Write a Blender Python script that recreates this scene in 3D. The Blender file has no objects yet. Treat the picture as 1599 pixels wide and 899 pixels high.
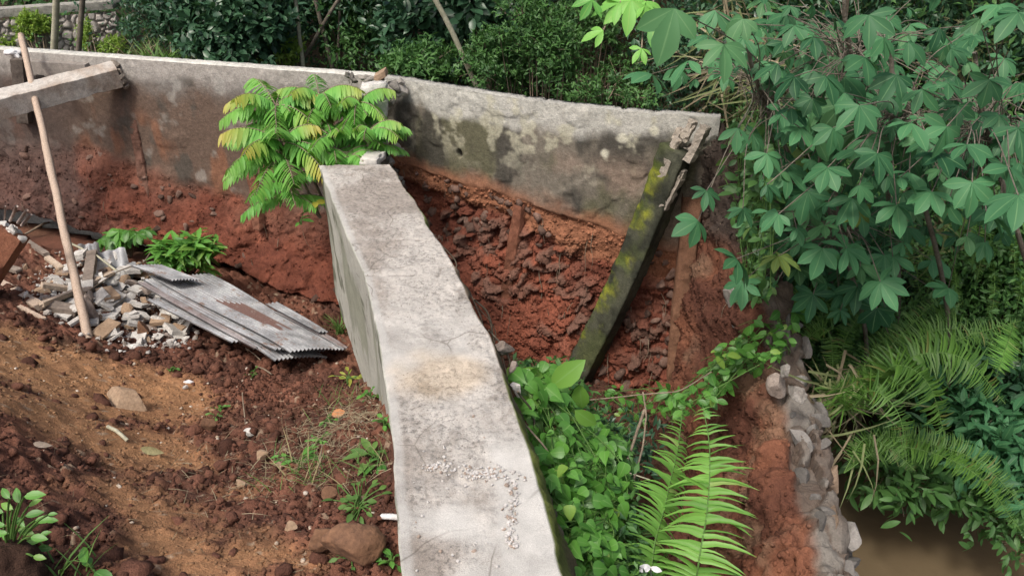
import bpy, math, random
import numpy as np
from mathutils import Vector, Matrix
rad = math.radians
SC = bpy.context.scene
# ------------------------------------------------------------------ camera, sky, sun, exposure
CAMH = 2.0; PITCH = rad(29.6); F = 1232.0
cd = bpy.data.cameras.new("camera"); cam = bpy.data.objects.new("camera", cd)
SC.collection.objects.link(cam)
cam.location = (0, 0, CAMH); cam.rotation_euler = (rad(90)-PITCH, 0, 0)
cd.sensor_width = 36; cd.lens = 36*F/1599; cd.clip_start = .05; cd.clip_end = 400
SC.camera = cam
w = bpy.data.worlds.new("World"); SC.world = w; w.use_nodes = True
SUN_EL, SUN_AZ = rad(58), rad(215)          # azimuth clockwise from +Y, the sun stands behind and left of the camera
nt = w.node_tree; bg = nt.nodes['Background']
sky = nt.nodes.new('ShaderNodeTexSky'); sky.sky_type = 'NISHITA'; sky.sun_disc = False
sky.sun_elevation = SUN_EL; sky.sun_rotation = SUN_AZ; sky.air_density = 1.0; sky.dust_density = 6.0; sky.ozone_density = .6
nt.links.new(sky.outputs[0], bg.inputs[0]); bg.inputs[1].default_value = 0.15
sl = bpy.data.lights.new("sun", 'SUN'); sl.energy = 2.1; sl.angle = rad(9); sl.color = (1, .96, .9)
so = bpy.data.objects.new("sun", sl); SC.collection.objects.link(so)
sd = Vector((math.sin(SUN_AZ)*math.cos(SUN_EL), math.cos(SUN_AZ)*math.cos(SUN_EL), math.sin(SUN_EL)))
so.rotation_euler = sd.to_track_quat('Z', 'Y').to_euler(); so.location = (-4, -4, 9)
SC.view_settings.view_transform = 'Standard'; SC.view_settings.look = 'None'
SC.view_settings.gamma = 1; SC.view_settings.use_curve_mapping = False
SC.view_settings.exposure = 0.25
try:
    SC.cycles.max_bounces = 6; SC.cycles.diffuse_bounces = 3; SC.cycles.transparent_max_bounces = 4
except Exception: pass

rng = np.random.default_rng(7)
random.seed(7)
# ------------------------------------------------------------------ layout helper: photo pixel -> place on a level, a distance, ...
SP, CP = math.sin(PITCH), math.cos(PITCH)
def ray(px, py):
    u = (px-799.5)/F; v = (py-449.5)/F
    return np.array([u, CP-v*SP, -(SP+v*CP)])
def W(px, py, z=None, y=None, x=None, d=None):
    r = ray(px, py)
    if z is not None: t = (z-CAMH)/r[2]
    elif y is not None: t = y/r[1]
    elif x is not None: t = x/r[0]
    else: t = d
    return np.array([0, 0, CAMH])+t*r
def Wa(pts, **k): return np.array([W(a, b, **k) for a, b in pts])
# ------------------------------------------------------------------ noise in numpy
def _h(ix, iy, iz, s):
    n = (ix.astype(np.uint32)*np.uint32(374761393)+iy.astype(np.uint32)*np.uint32(668265263)
         + iz.astype(np.uint32)*np.uint32(2147483647)+np.uint32(s*974711+13))
    n = (n ^ (n >> np.uint32(13)))*np.uint32(1274126177)
    n = (n ^ (n >> np.uint32(16)))*np.uint32(2246822519)
    n = n ^ (n >> np.uint32(15))
    return n.astype(np.float64)/4294967295.0
def vn(P, s=0):
    I = np.floor(P).astype(np.int64); f = P-I; f = f*f*f*(f*(f*6-15)+10)
    ix, iy, iz = I[:, 0], I[:, 1], I[:, 2]; r = 0
    for a in (0, 1):
        wa = f[:, 0] if a else 1-f[:, 0]
        for b in (0, 1):
            wb = f[:, 1] if b else 1-f[:, 1]
            for c in (0, 1):
                wc = f[:, 2] if c else 1-f[:, 2]
                r = r+wa*wb*wc*_h(ix+a, iy+b, iz+c, s)
    return r*2-1
def fbm(P, sc, o=4, s=0, g=.5):
    r = 0; a = 1; t = 0
    for k in range(o):
        r = r+a*vn(P*sc+k*17.3, s+k); t += a; a *= g; sc *= 2.03
    return r/t
def worley(P, sc, s=0):
    Q = P*sc; I = np.floor(Q).astype(np.int64); n = len(Q)
    f1 = np.full(n, 9.); f2 = np.full(n, 9.); idv = np.zeros(n)
    for a in (-1, 0, 1):
        for b in (-1, 0, 1):
            for c in (-1, 0, 1):
                X = I[:, 0]+a; Y = I[:, 1]+b; Z = I[:, 2]+c
                d = (X+_h(X, Y, Z, s)-Q[:, 0])**2+(Y+_h(X, Y, Z, s+1)-Q[:, 1])**2+(Z+_h(X, Y, Z, s+2)-Q[:, 2])**2
                m = d < f1
                f2 = np.where(m, f1, np.minimum(f2, d)); idv = np.where(m, _h(X, Y, Z, s+3), idv); f1 = np.where(m, d, f1)
    return np.sqrt(f1), np.sqrt(f2), idv
def sst(a, b, x):
    t = np.clip((x-a)/(b-a), 0, 1); return t*t*(3-2*t)
def mixc(A, B, t):
    return np.asarray(A)*(1-t[:, None])+np.asarray(B)*t[:, None]
# ------------------------------------------------------------------ mesh helpers
def mk_mesh(name, V, faces, col=None, uvw=None, smooth=True, mats=None, mi=None):
    V = np.asarray(V, np.float32); me = bpy.data.meshes.new(name)
    if isinstance(faces, np.ndarray): faces = [faces]
    idx = np.concatenate([f.ravel() for f in faces]).astype(np.int32)
    cnt = np.concatenate([np.full(len(f), f.shape[1], np.int32) for f in faces])
    st = np.concatenate([[0], np.cumsum(cnt)[:-1]]).astype(np.int32)
    me.vertices.add(len(V)); me.vertices.foreach_set('co', V.ravel())
    me.loops.add(len(idx)); me.loops.foreach_set('vertex_index', idx)
    me.polygons.add(len(cnt)); me.polygons.foreach_set('loop_start', st)
    me.update(calc_edges=True); me.validate()
    me.polygons.foreach_set('use_smooth', np.full(len(me.polygons), smooth))
    for nm, arr in (('col', col), ('lf', uvw)):
        if arr is not None:
            a = me.attributes.new(nm, 'FLOAT_COLOR', 'POINT')
            c = np.ones((len(V), 4), np.float32); c[:, :arr.shape[1]] = arr
            a.data.foreach_set('color', c.ravel())
    return me
def grid_faces(nu, nv, flip=False):
    i = np.arange((nu-1)*(nv-1)); a = (i//(nv-1))*nv+i % (nv-1)
    f = np.stack([a, a+nv, a+nv+1, a+1], 1)
    return f[:, ::-1] if flip else f
class MB:
    def __init__(s): s.v = []; s.f = []; s.c = []; s.n = 0
    def add(s, V, Fs, C=None):
        V = np.asarray(V, float)
        if isinstance(Fs, np.ndarray): Fs = [Fs]
        s.v.append(V); s.f += [f+s.n for f in Fs]
        if C is None: C = np.tile([.5, 0, 0], (len(V), 1))
        C = np.asarray(C, float)
        if C.ndim == 1: C = np.tile(C, (len(V), 1))
        if s.c and C.shape[1] != s.c[0].shape[1]: C = C[:, :s.c[0].shape[1]]
        s.c.append(C); s.n += len(V)
    def tube(s, pts, r, n=6, C=None, cap=True):
        pts = np.asarray(pts, float); m = len(pts); r = np.broadcast_to(r, (m,))
        t = np.gradient(pts, axis=0); t /= np.linalg.norm(t, axis=1)[:, None]+1e-9
        up = np.array([0, 0, 1.]) if abs(t[:, 2]).mean() < .8 else np.array([0, 1., 0])
        a = np.cross(t, up); a /= np.linalg.norm(a, axis=1)[:, None]+1e-9; b = np.cross(a, t)
        th = np.arange(n)*2*np.pi/n
        V = pts[:, None]+r[:, None, None]*(np.cos(th)[None, :, None]*a[:, None]+np.sin(th)[None, :, None]*b[:, None])
        V = V.reshape(-1, 3); F = []
        i = np.arange(m-1)[:, None]*n; j = np.arange(n)[None]; k = (j+1) % n
        F.append(np.stack([(i+j).ravel(), (i+k).ravel(), (i+n+k).ravel(), (i+n+j).ravel()], 1))
        if cap: F += [np.arange(n)[None], (m-1)*n+np.arange(n)[None, ::-1]]
        s.add(V, F, C)
    def mesh(s, name, smooth=True, off=(0, 0, 0), attr='lf'):
        by = {}
        for f in s.f: by.setdefault(f.shape[1], []).append(f)
        Fs = [np.concatenate(x) for x in by.values()]
        V = np.concatenate(s.v)-np.asarray(off); C = np.concatenate(s.c)
        return mk_mesh(name, V, Fs, col=C if attr == 'col' else None, uvw=C if attr == 'lf' else None, smooth=smooth)
def link(name, me, m, parent=None, loc=None):
    o = bpy.data.objects.new(name, me)
    if me is not None and m is not None and not me.materials: me.materials.append(m)
    if parent is not None: o.parent = parent
    if loc is not None: o.location = loc
    SC.collection.objects.link(o); return o
def tag(o, label=None, cat=None, group=None, kind=None):
    for k, v in (('label', label), ('category', cat), ('group', group), ('kind', kind)):
        if v: o[k] = v
    return o
def thing(name, label, cat, loc=(0, 0, 0), group=None):
    return tag(link(name, None, None, loc=loc), label, cat, group)
def part(name, mb, m, par, smooth=True, attr='lf', label=None):
    off = np.array(par.location) if par.parent is None else np.array(par.location)+np.array(par.parent.location)
    o = link(name, mb.mesh(name, smooth, off, attr), m, par)
    if label: o['label'] = label
    return o
def single(name, mb, m, label, cat, loc=None, group=None, kind=None, smooth=True, attr='lf'):
    V = np.concatenate(mb.v)
    if loc is None: loc = ((V[:, 0].min()+V[:, 0].max())/2, (V[:, 1].min()+V[:, 1].max())/2, V[:, 2].min())
    o = link(name, mb.mesh(name, smooth, loc, attr), m, loc=loc); tag(o, label, cat, group, kind); return o
# ico sphere templates
def ico(sub):
    import bmesh
    bm = bmesh.new(); bmesh.ops.create_icosphere(bm, subdivisions=sub, radius=1)
    V = np.array([v.co[:] for v in bm.verts]); Fc = np.array([[v.index for v in f.verts] for f in bm.faces]); bm.free(); return V, Fc
ICO = {k: ico(k) for k in (1, 2, 3, 4)}
def rotm(n=None, g=None):
    g = g or rng; q = g.normal(size=(n or 1, 4)); q /= np.linalg.norm(q, axis=1)[:, None]
    a, b, c, d = q.T
    R = np.stack([1-2*(c*c+d*d), 2*(b*c-a*d), 2*(b*d+a*c), 2*(b*c+a*d), 1-2*(b*b+d*d), 2*(c*d-a*b), 2*(b*d-a*c), 2*(c*d+a*b), 1-2*(b*b+c*c)], 1).reshape(-1, 3, 3)
    return R if n else R[0]
def rock(mb, c, size, sub=3, ang=.35, seed=0, C=(.5, 0, 0), R=None):
    """angular broken stone: a sphere cut by random planes, then roughened"""
    V, Fc = ICO[sub]; g = np.random.default_rng(seed); V = V.copy()
    for k in range(9):
        n = g.normal(size=3); n /= np.linalg.norm(n); dd = g.uniform(.38, .72)
        p = V@n; V = V-np.maximum(p-dd, 0)[:, None]*n*(1-.05)
    V = V*(1+ang*.25*fbm(V+seed*3.1, 2.2, 3, seed)[:, None])
    R = rotm(g=g) if R is None else R
    V = (V*np.asarray(size))@R.T+np.asarray(c)
    mb.add(V, Fc, C)
def slab(mb, c, ax, ay, az, rough=.02, seg=8, seed=0, C=(.5, 0, 0), chip=0):
    """a block: half-axis vectors ax, ay, az; faces are subdivided and roughened, edges chipped"""
    ax, ay, az = map(lambda q: np.asarray(q, float), (ax, ay, az))
    L = [np.linalg.norm(q) for q in (ax, ay, az)]; m = max(min(L), 1e-3)
    ns = [int(np.clip(round(seg*l/max(L)), 1, 60))+1 for l in L]
    for i in range(3):
        j, k = (i+1) % 3, (i+2) % 3
        for sg in (-1, 1):
            a = np.linspace(-1, 1, ns[j]); b = np.linspace(-1, 1, ns[k])
            A, B = np.meshgrid(a, b, indexing='ij'); U = np.zeros((A.size, 3)); U[:, i] = sg; U[:, j] = A.ravel(); U[:, k] = B.ravel()
            # bevel towards corners
            P = U[:, :1]*ax+U[:, 1:2]*ay+U[:, 2:]*az
            e = np.sort(np.abs(U), 1)[:, 1]
            nz = fbm(P+np.asarray(c)+seed*5.7, 1.2/m, 3, seed)
            sh = rough*nz + chip*np.minimum(0, fbm(P+seed, .9/m, 3, seed+5)-.05)*sst(.75, 1, e)*2
            dirn = U/np.linalg.norm(U, axis=1)[:, None]
            D = dirn[:, :1]*ax/L[0]+dirn[:, 1:2]*ay/L[1]+dirn[:, 2:]*az/L[2]
            P = P*(1-.035*sst(.93, 1, e))[:, None]+D*sh[:, None]+np.asarray(c)
            mb.add(P, grid_faces(ns[j], ns[k], sg < 0), C)
# ------------------------------------------------------------------ leaves
def tmpl(ys, ws, fold=.25, bend=.25, wave=0):
    V = []; C = []
    for i, (y, x) in enumerate(zip(ys, ws)):
        for sx in (-1, 0, 1):
            V.append((sx*x, y, -bend*y*y+abs(sx)*fold*x+wave*math.sin(i*2.1+sx)*x)); C.append((sx, y))
    V = np.array(V); C = np.array(C); n = len(ys); Fq = []
    for i in range(n-1):
        a = i*3; Fq += [(a, a+1, a+4, a+3), (a+1, a+2, a+5, a+4)]
    return V, np.array(Fq), C
T_LANCE = tmpl([0, .12, .3, .5, .7, .88, 1], [.01, .09, .15, .165, .14, .07, .004], .3, .22)
T_OBOV = tmpl([0, .08, .25, .45, .65, .82, .94, 1], [.01, .045, .11, .175, .19, .13, .05, .004], .25, .25)
T_OVAL = tmpl([0, .15, .4, .65, .87, 1], [.01, .16, .25, .23, .11, .005], .25, .2)
T_HEART = tmpl([-.16, -.08, .1, .3, .55, .8, 1], [.2, .36, .44, .40, .27, .10, .004], .18, .28)
def inplane(T, c):
    V = T[0].copy(); V[:, 0] += c*V[:, 1]**2; return V, T[1], T[2]
T_PF = tmpl([0, .06, .3, .6, .85, 1], [.04, .072, .062, .050, .028, .002], .45, .22)
T_PFR, T_PFL = inplane(T_PF, .42), inplane(T_PF, -.42)
T_PD = tmpl([0, .4, .8, 1], [.04, .042, .024, .002], .2, .15)
T_PDR, T_PDL = inplane(T_PD, .22), inplane(T_PD, -.22)
T_LOW = tmpl([0, .45, 1], [.03, .21, .01], .3, .2)
T_LOWN = tmpl([0, .4, 1], [.02, .11, .01], .3, .25)
T_PINNA = tmpl([0, .1, .55, .85, 1], [.07, .10, .085, .05, .005], .15, .18)
T_PINL = tmpl([0, .55, 1], [.10, .085, .006], .1, .2)
T_LEAFL = tmpl([0, .2, .5, .8, 1], [.03, .17, .2, .12, .005], .2, .45)
T_BLADE = tmpl([0, .35, .7, 1], [.022, .02, .013, .001], .3, .45)
def nrm(a): return a/(np.linalg.norm(a, axis=-1, keepdims=True)+1e-9)
def frames(d, n):
    d = nrm(d); s = nrm(np.cross(d, n)); u = np.cross(s, d)
    return np.stack([s, d, u], 2)
def leaves(mb, T, pos, d, n, size, rnd, extra=0., wsc=1.):
    """place leaf template T: pos (N,3), direction d, face normal n, length size, rnd 0..1 tint, extra = second tint channel"""
    V, Fq, C = T; N = len(pos)
    if N == 0: return
    R = frames(np.asarray(d, float), np.asarray(n, float)); size = np.broadcast_to(size, (N,)); rnd = np.broadcast_to(rnd, (N,)); extra = np.broadcast_to(extra, (N,))
    V2 = V*np.array([wsc, 1, 1])
    P = np.einsum('nij,kj->nki', R, V2)*size[:, None, None]+np.asarray(pos)[:, None]
    k = len(V); Fa = (Fq[None]+np.arange(N)[:, None, None]*k).reshape(-1, 4)
    CC = np.zeros((N, k, 4)); CC[..., 0] = rnd[:, None]; CC[..., 1] = C[None, :, 0]*.5+.5; CC[..., 2] = extra[:, None]; CC[..., 3] = C[None, :, 1]
    mb.v.append(P.reshape(-1, 3)); mb.f.append(Fa+mb.n); mb.c.append(CC.reshape(-1, 4)[:, :3]); mb.n += N*k
def rdir(N, up=0., g=rng):
    v = g.normal(size=(N, 3)); v[:, 2] += up; return nrm(v)
# ------------------------------------------------------------------ materials
class NB:
    def __init__(s, name):
        s.m = bpy.data.materials.new(name); s.m.use_nodes = True; s.t = s.m.node_tree; s.n = s.t.nodes
        s.b = s.n['Principled BSDF']; s.out = s.n['Material Output']
    def __call__(s, ty, **k):
        nd = s.n.new('ShaderNode'+ty)
        for a, v in k.items():
            if a in nd.inputs:
                if hasattr(v, 'is_output'): s.t.links.new(v, nd.inputs[a])
                else: nd.inputs[a].default_value = v
            else: setattr(nd, a, v)
        return nd
    def l(s, a, b): s.t.links.new(a, b)
    def noise(s, sc, det=4, rough=.6, vec=None, dist=0):
        nd = s('TexNoise'); nd.inputs['Scale'].default_value = sc; nd.inputs['Detail'].default_value = det
        nd.inputs['Roughness'].default_value = rough; nd.inputs['Distortion'].default_value = dist
        s.l(vec or s.pos(), nd.inputs['Vector']); return nd.outputs['Fac']
    def pos(s):
        if not hasattr(s, '_p'): s._p = s('NewGeometry').outputs['Position']
        return s._p
    def ramp(s, fac, stops):
        nd = s('ValToRGB'); e = nd.color_ramp.elements
        while len(e) < len(stops): e.new(.5)
        for i, (p, c) in enumerate(stops):
            e[i].position = p; e[i].color = (c if not np.isscalar(c) else (c, c, c))[:3]+(1,) if not np.isscalar(c) else (c, c, c, 1)
        s.l(fac, nd.inputs[0]); return nd.outputs[0]
    def mix(s, f, a, b, bl='MIX'):
        nd = s('MixRGB', blend_type=bl)
        for v, i in ((f, 0), (a, 1), (b, 2)):
            if hasattr(v, 'is_output'): s.l(v, nd.inputs[i])
            else: nd.inputs[i].default_value = v if np.isscalar(v) else tuple(v)[:3]+(1,)
        return nd.outputs[0]
    def math(s, op, a, b=0.):
        nd = s('Math', operation=op)
        for v, i in ((a, 0), (b, 1)):
            if hasattr(v, 'is_output'): s.l(v, nd.inputs[i])
            else: nd.inputs[i].default_value = v
        return nd.outputs[0]
    def attr(s, name):
        return s('Attribute', attribute_name=name)
    def bump(s, h, st=.5, dist=.01, nrmin=None):
        nd = s('Bump'); nd.inputs['Strength'].default_value = st; nd.inputs['Distance'].default_value = dist
        s.l(h, nd.inputs['Height'])
        if nrmin: s.l(nrmin, nd.inputs['Normal'])
        return nd.outputs[0]
    def fin(s, col=None, rough=None, normal=None):
        for v, nm in ((col, 'Base Color'), (rough, 'Roughness')):
            if v is None: continue
            if hasattr(v, 'is_output'): s.l(v, s.b.inputs[nm])
            else: s.b.inputs[nm].default_value = v if np.isscalar(v) else tuple(v)[:3]+(1,)
        if normal: s.l(normal, s.b.inputs['Normal'])
        return s.m
def leafmat(name, c0, c1, tip=None, rib=None, rough=.45, trans=.35, tcol=None, spec=.4):
    """lf.r mixes c0..c1, lf.b mixes towards tip; lf.g=0.5 is the midrib"""
    N = NB(name); a = N.attr('lf'); sp = N('SeparateColor'); N.l(a.outputs['Color'], sp.inputs[0])
    nz = N.noise(9, 3); f = N.math('ADD', sp.outputs[0], N.math('MULTIPLY', N.math('SUBTRACT', nz, .5), .5))
    col = N.mix(f, c0, c1)
    if tip: col = N.mix(sp.outputs[2], col, tip)
    if rib:
        d = N.math('ABSOLUTE', N.math('SUBTRACT', sp.outputs[1], .5))
        col = N.mix(N.ramp(d, [(0, .75), (.05, 0.)]), col, rib)
    N.fin(col, rough); N.b.inputs['Specular IOR Level'].default_value = spec
    tr = N('BsdfTranslucent'); N.l(N.mix(.5, col, tcol or (c1[0]*1.5, c1[1]*1.6, c1[2]*.7)), tr.inputs[0])
    mx = N('MixShader'); mx.inputs[0].default_value = trans
    N.l(N.b.outputs[0], mx.inputs[1]); N.l(tr.outputs[0], mx.inputs[2]); N.l(mx.outputs[0], N.out.inputs[0])
    return N.m
def vcmat(name, bsc=60, bst=.6, bd=.01, var=.35, rough=.9, vsc=35, fine=160, spec=.3):
    """colour from the mesh's own 'col' attribute, broken up with fine noise and bump"""
    N = NB(name); c = N.attr('col').outputs['Color']
    n1 = N.noise(vsc, 6, .7); n2 = N.noise(fine, 3, .6)
    v = N.ramp(n1, [(.25, 1-var), (.75, 1+var)]); c = N.mix(1., c, v, 'MULTIPLY')
    v2 = N.ramp(n2, [(.3, 1-var*.6), (.7, 1+var*.6)]); c = N.mix(1., c, v2, 'MULTIPLY')
    h = N.math('ADD', N.noise(bsc, 6, .65), N.math('MULTIPLY', n2, .4))
    N.b.inputs['Specular IOR Level'].default_value = spec
    return N.fin(c, rough, N.bump(h, bst, bd))
def flatmat(name, c0, c1, sc=20, rough=.8, bst=.4, bd=.005, metal=0, stretch=None):
    N = NB(name); vec = N.pos()
    if stretch:
        mp = N('Mapping'); mp.inputs['Scale'].default_value = stretch; N.l(N('TexCoord').outputs['Object'], mp.inputs[0]); vec = mp.outputs[0]
    n = N.noise(sc, 6, .65, vec); n2 = N.noise(sc*6, 3, .6, vec)
    c = N.mix(N.ramp(n, [(.3, 0.), (.7, 1.)]), c0, c1); c = N.mix(1., c, N.ramp(n2, [(.3, .75), (.7, 1.2)]), 'MULTIPLY')
    N.b.inputs['Metallic'].default_value = metal
    return N.fin(c, rough, N.bump(n2, bst, bd))
M = {}
M['soil'] = vcmat('soil', 70, .9, .012, .3, .95, 40, 170, .15)
M['face'] = vcmat('earth_face', 45, .9, .015, .3, .93, 25, 130, .15)
M['plaster'] = vcmat('cement_plaster', 45, .9, .008, .34, .9, 26, 130, .2)
M['stone'] = vcmat('rubble_stone', 40, .6, .01, .25, .88, 22, 120, .3)
def beam_mat():
    N = NB('pitted_concrete'); c = N.attr('col').outputs['Color']
    al = N.attr('col').outputs['Alpha']; n1 = N.noise(7, 7, .7); n2 = N.noise(42, 7, .72); n3 = N.noise(240, 3, .6)
    pits = N.ramp(n2, [(.40, .42), (.49, 1.05)]); rg = N.math('MULTIPLY', N.math('SUBTRACT', 1.0, al), N.ramp(N.noise(4, 4, .6), [(.35, .35), (.6, 1.)])); c = N.mix(N.math('MULTIPLY', rg, .8), c, pits, 'MULTIPLY')
    c = N.mix(1., c, N.ramp(n1, [(.3, .74), (.7, 1.12)]), 'MULTIPLY'); c = N.mix(1., c, N.ramp(n3, [(.3, .82), (.65, 1.12)]), 'MULTIPLY')
    vv = N('VectorMath', operation='ADD'); N.l(N.pos(), vv.inputs[0]); nc = N('TexNoise'); nc.inputs['Scale'].default_value = 3; N.l(N.pos(), nc.inputs['Vector']); sc_ = N('VectorMath', operation='SCALE'); N.l(nc.outputs['Color'], sc_.inputs[0]); sc_.inputs['Scale'].default_value = .22; N.l(sc_.outputs[0], vv.inputs[1])
    vo = N('TexVoronoi', feature='DISTANCE_TO_EDGE'); vo.inputs['Scale'].default_value = 1.5; N.l(vv.outputs[0], vo.inputs['Vector'])
    ck = N.math('MULTIPLY', N.ramp(vo.outputs['Distance'], [(0., 1.), (.007, 0.)]), N.ramp(N.noise(2.2, 2), [(.48, 0.), (.56, 1.)]))
    c = N.mix(N.math('MULTIPLY', ck, .65), c, (.10, .085, .07))
    ah = N('TexVoronoi'); ah.inputs['Scale'].default_value = 34; N.l(N.pos(), ah.inputs['Vector'])
    c = N.mix(N.math('MULTIPLY', N.ramp(ah.outputs['Distance'], [(.10, 1.), (.15, 0.)]), N.ramp(N.noise(3, 2), [(.45, 0.), (.6, .75)])), c, (.13, .11, .09))
    h = N.math('ADD', N.math('MULTIPLY', N.math('MULTIPLY', rg, N.ramp(n2, [(.38, 0.), (.6, 1.)])), .9), N.math('MULTIPLY', n3, .35))
    N.b.inputs['Specular IOR Level'].default_value = .3
    return N.fin(c, .86, N.bump(h, .6, .008))
M['beam'] = beam_mat()
M['wood'] = flatmat('weathered_wood', (.36, .27, .19), (.56, .46, .36), 6, .8, .5, .004, stretch=(14, 14, 1.2))
M['pole'] = flatmat('peeled_pole_wood', (.30, .21, .15), (.60, .48, .38), 9, .75, .5, .003, stretch=(16, 16, 1.0))
M['darkwood'] = flatmat('old_grey_wood', (.12, .095, .075), (.28, .23, .19), 7, .85, .6, .006)
M['twig'] = flatmat('twig_bark', (.16, .12, .085), (.30, .24, .17), 20, .85, .5, .004)
M['bark'] = flatmat('tree_bark', (.09, .075, .055), (.22, .19, .15), 12, .9, .8, .01)
M['bamboo'] = flatmat('pale_cane', (.30, .29, .20), (.46, .44, .33), 8, .6, .3, .003)
M['chunk'] = flatmat('broken_concrete', (.34, .32, .29), (.62, .60, .56), 18, .85, .6, .006)
M['chunkdark'] = flatmat('grey_brown_stone', (.18, .14, .115), (.36, .30, .26), 16, .85, .6, .006)
M['chunktan'] = flatmat('tan_stone', (.24, .16, .10), (.38, .27, .18), 12, .85, .5, .006)
M['greystone'] = flatmat('dirty_grey_stone', (.15, .13, .11), (.34, .32, .29), 14, .9, .7, .008)
M['boulder'] = flatmat('muddy_boulder', (.10, .050, .028), (.22, .115, .062), 9, .9, .6, .01)
M['steel'] = flatmat('rusty_steel', (.20, .13, .10), (.42, .36, .32), 30, .6, .4, .003, .5)
M['white'] = flatmat('white_plastic', (.66, .66, .66), (.8, .8, .8), 10, .4, .1, .002)
def zinc(name, rust):
    N = NB(name); n = N.noise(5, 5, .65); n2 = N.noise(60, 4, .6)
    c = N.mix(N.ramp(n, [(.35, 0.), (.7, 1.)]), (.22, .225, .235), (.46, .47, .48))
    c = N.mix(1., c, N.ramp(n2, [(.3, .8), (.7, 1.12)]), 'MULTIPLY')
    sp = N('SeparateColor'); N.l(N.attr('lf').outputs['Color'], sp.inputs[0])
    spot = N.math('MULTIPLY', N.ramp(N.noise(11, 6, .7), [(.56, 0.), (.66, .9)]), 1.); c = N.mix(spot, c, (.20, .13, .10)); c = N.mix(.5, c, N.ramp(N.noise(2.5, 3), [(.35, .6), (.65, 1.1)]), 'MULTIPLY')
    r = N.math('MULTIPLY', N.ramp(sp.outputs[2], [(.3, 0.), (.6, 1.)]), N.ramp(N.noise(26, 5, .75), [(.32, .55), (.45, 1.)]))
    c = N.mix(r, c, N.mix(n2, (.10, .055, .045), (.20, .12, .10)))
    N.b.inputs['Metallic'].default_value = .25; N.b.inputs['Specular IOR Level'].default_value = .4
    return N.fin(c, .55, N.bump(n2, .2, .002))
M['zinc'] = zinc('zinc_sheet', 0)
def water_mat():
    N = NB('muddy_water'); N.fin(N.mix(N.noise(1.2, 3), (.115, .085, .050), (.155, .115, .068)), .08, N.bump(N.noise(9, 4, .55), .22, .02)); N.b.inputs['Specular IOR Level'].default_value = .5
    return N.m
M['water'] = water_mat()
M['Lcass'] = leafmat('cassava_leaf', (.018, .072, .032), (.082, .235, .100), (.34, .36, .05), (.17, .32, .14), .5, .22, None, .22)
M['Lbright'] = leafmat('bright_sapling_leaf', (.09, .31, .06), (.22, .52, .10), (.50, .42, .09), (.32, .52, .12), .5, .35, (.32, .55, .05))
M['Ldark'] = leafmat('dark_glossy_leaf', (.018, .054, .028), (.066, .150, .075), (.10, .2, .05), None, .35, .15)
M['Lmid'] = leafmat('shrub_leaf', (.028, .085, .026), (.105, .235, .062), (.16, .26, .06), None, .5, .25)
M['Lvine'] = leafmat('vine_leaf', (.055, .17, .030), (.13, .33, .055), (.30, .44, .08), (.22, .40, .12), .42, .3)
M['Lfern'] = leafmat('fern_leaf', (.08, .22, .035), (.20, .42, .08), (.28, .40, .12), (.16, .20, .06), .5, .3)
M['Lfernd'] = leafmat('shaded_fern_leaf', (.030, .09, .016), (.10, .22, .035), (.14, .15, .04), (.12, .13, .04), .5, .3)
M['Lgrass'] = leafmat('grass_blade', (.06, .14, .03), (.14, .26, .06), (.30, .25, .13), None, .6, .25)
M['Ldry'] = leafmat('dry_grass', (.16, .13, .08), (.34, .29, .19), (.20, .26, .10), None, .8, .15)
M['Lyel'] = leafmat('yellow_green_leaf', (.14, .26, .04), (.30, .42, .08), (.40, .38, .06), None, .55, .35)
# ------------------------------------------------------------------ plan of the place
def poly_s(poly):
    return np.concatenate([[0], np.cumsum(np.linalg.norm(np.diff(poly, axis=0), axis=1))])
def poly_at(poly, s):
    S = poly_s(poly); return np.stack([np.interp(s, S, poly[:, k]) for k in range(poly.shape[1])], -1)
def onwall(px, py, poly):
    r = ray(px, py)[:2]; S = poly_s(poly); best = None
    for i in range(len(poly)-1):
        a, b = poly[i], poly[i+1]; e = b-a
        A = np.array([[r[0], -e[0]], [r[1], -e[1]]]); t, q = np.linalg.solve(A, a)
        lo = -9 if i == 0 else -1e-6; hi = 9 if i == len(poly)-2 else 1+1e-6
        if lo <= q <= hi and t > 0: best = (S[i]+q*np.linalg.norm(e), CAMH+t*ray(px, py)[2])
    return best
ZT = .35
PA = Wa([(-190, 62), (0, 78), (280, 98), (560, 118), (592, 121)], z=ZT)[:, :2]           # left wall, inner top edge
PB = Wa([(600, 121), (640, 126), (700, 136), (800, 152), (900, 166), (1000, 176), (1125, 183)], z=ZT)[:, :2]
BL = Wa([(690, 1500), (650, 1100), (628, 899), (608, 640), (595, 550), (570, 430), (530, 340), (498, 258)], z=0)   # near wall, left top edge
BR = Wa([(1150, 1500), (960, 1100), (880, 890), (808, 640), (768, 530), (700, 400), (640, 300), (610, 257)], z=0)
CR = np.array([[1.33, .2], [1.35, 2.2], [1.42, 3.0], [1.55, 3.7], [1.56, 4.3], [1.5, 5.0], [1.46, 5.3]])                    # side wall line along the creek
CRZ = np.array([-.98, -.96, -.94, -.90, -.72, -.15, .30])
BANK = np.array([[6.5, 1.0], [4.6, 2.6], [3.75, 3.7], [3.3, 4.55], [2.9, 5.15], [2.5, 6.0], [1.6, 7.3], [0, 8.0], [-3, 8.6], [-8, 9.6], [-14, 10.5]])
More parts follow.
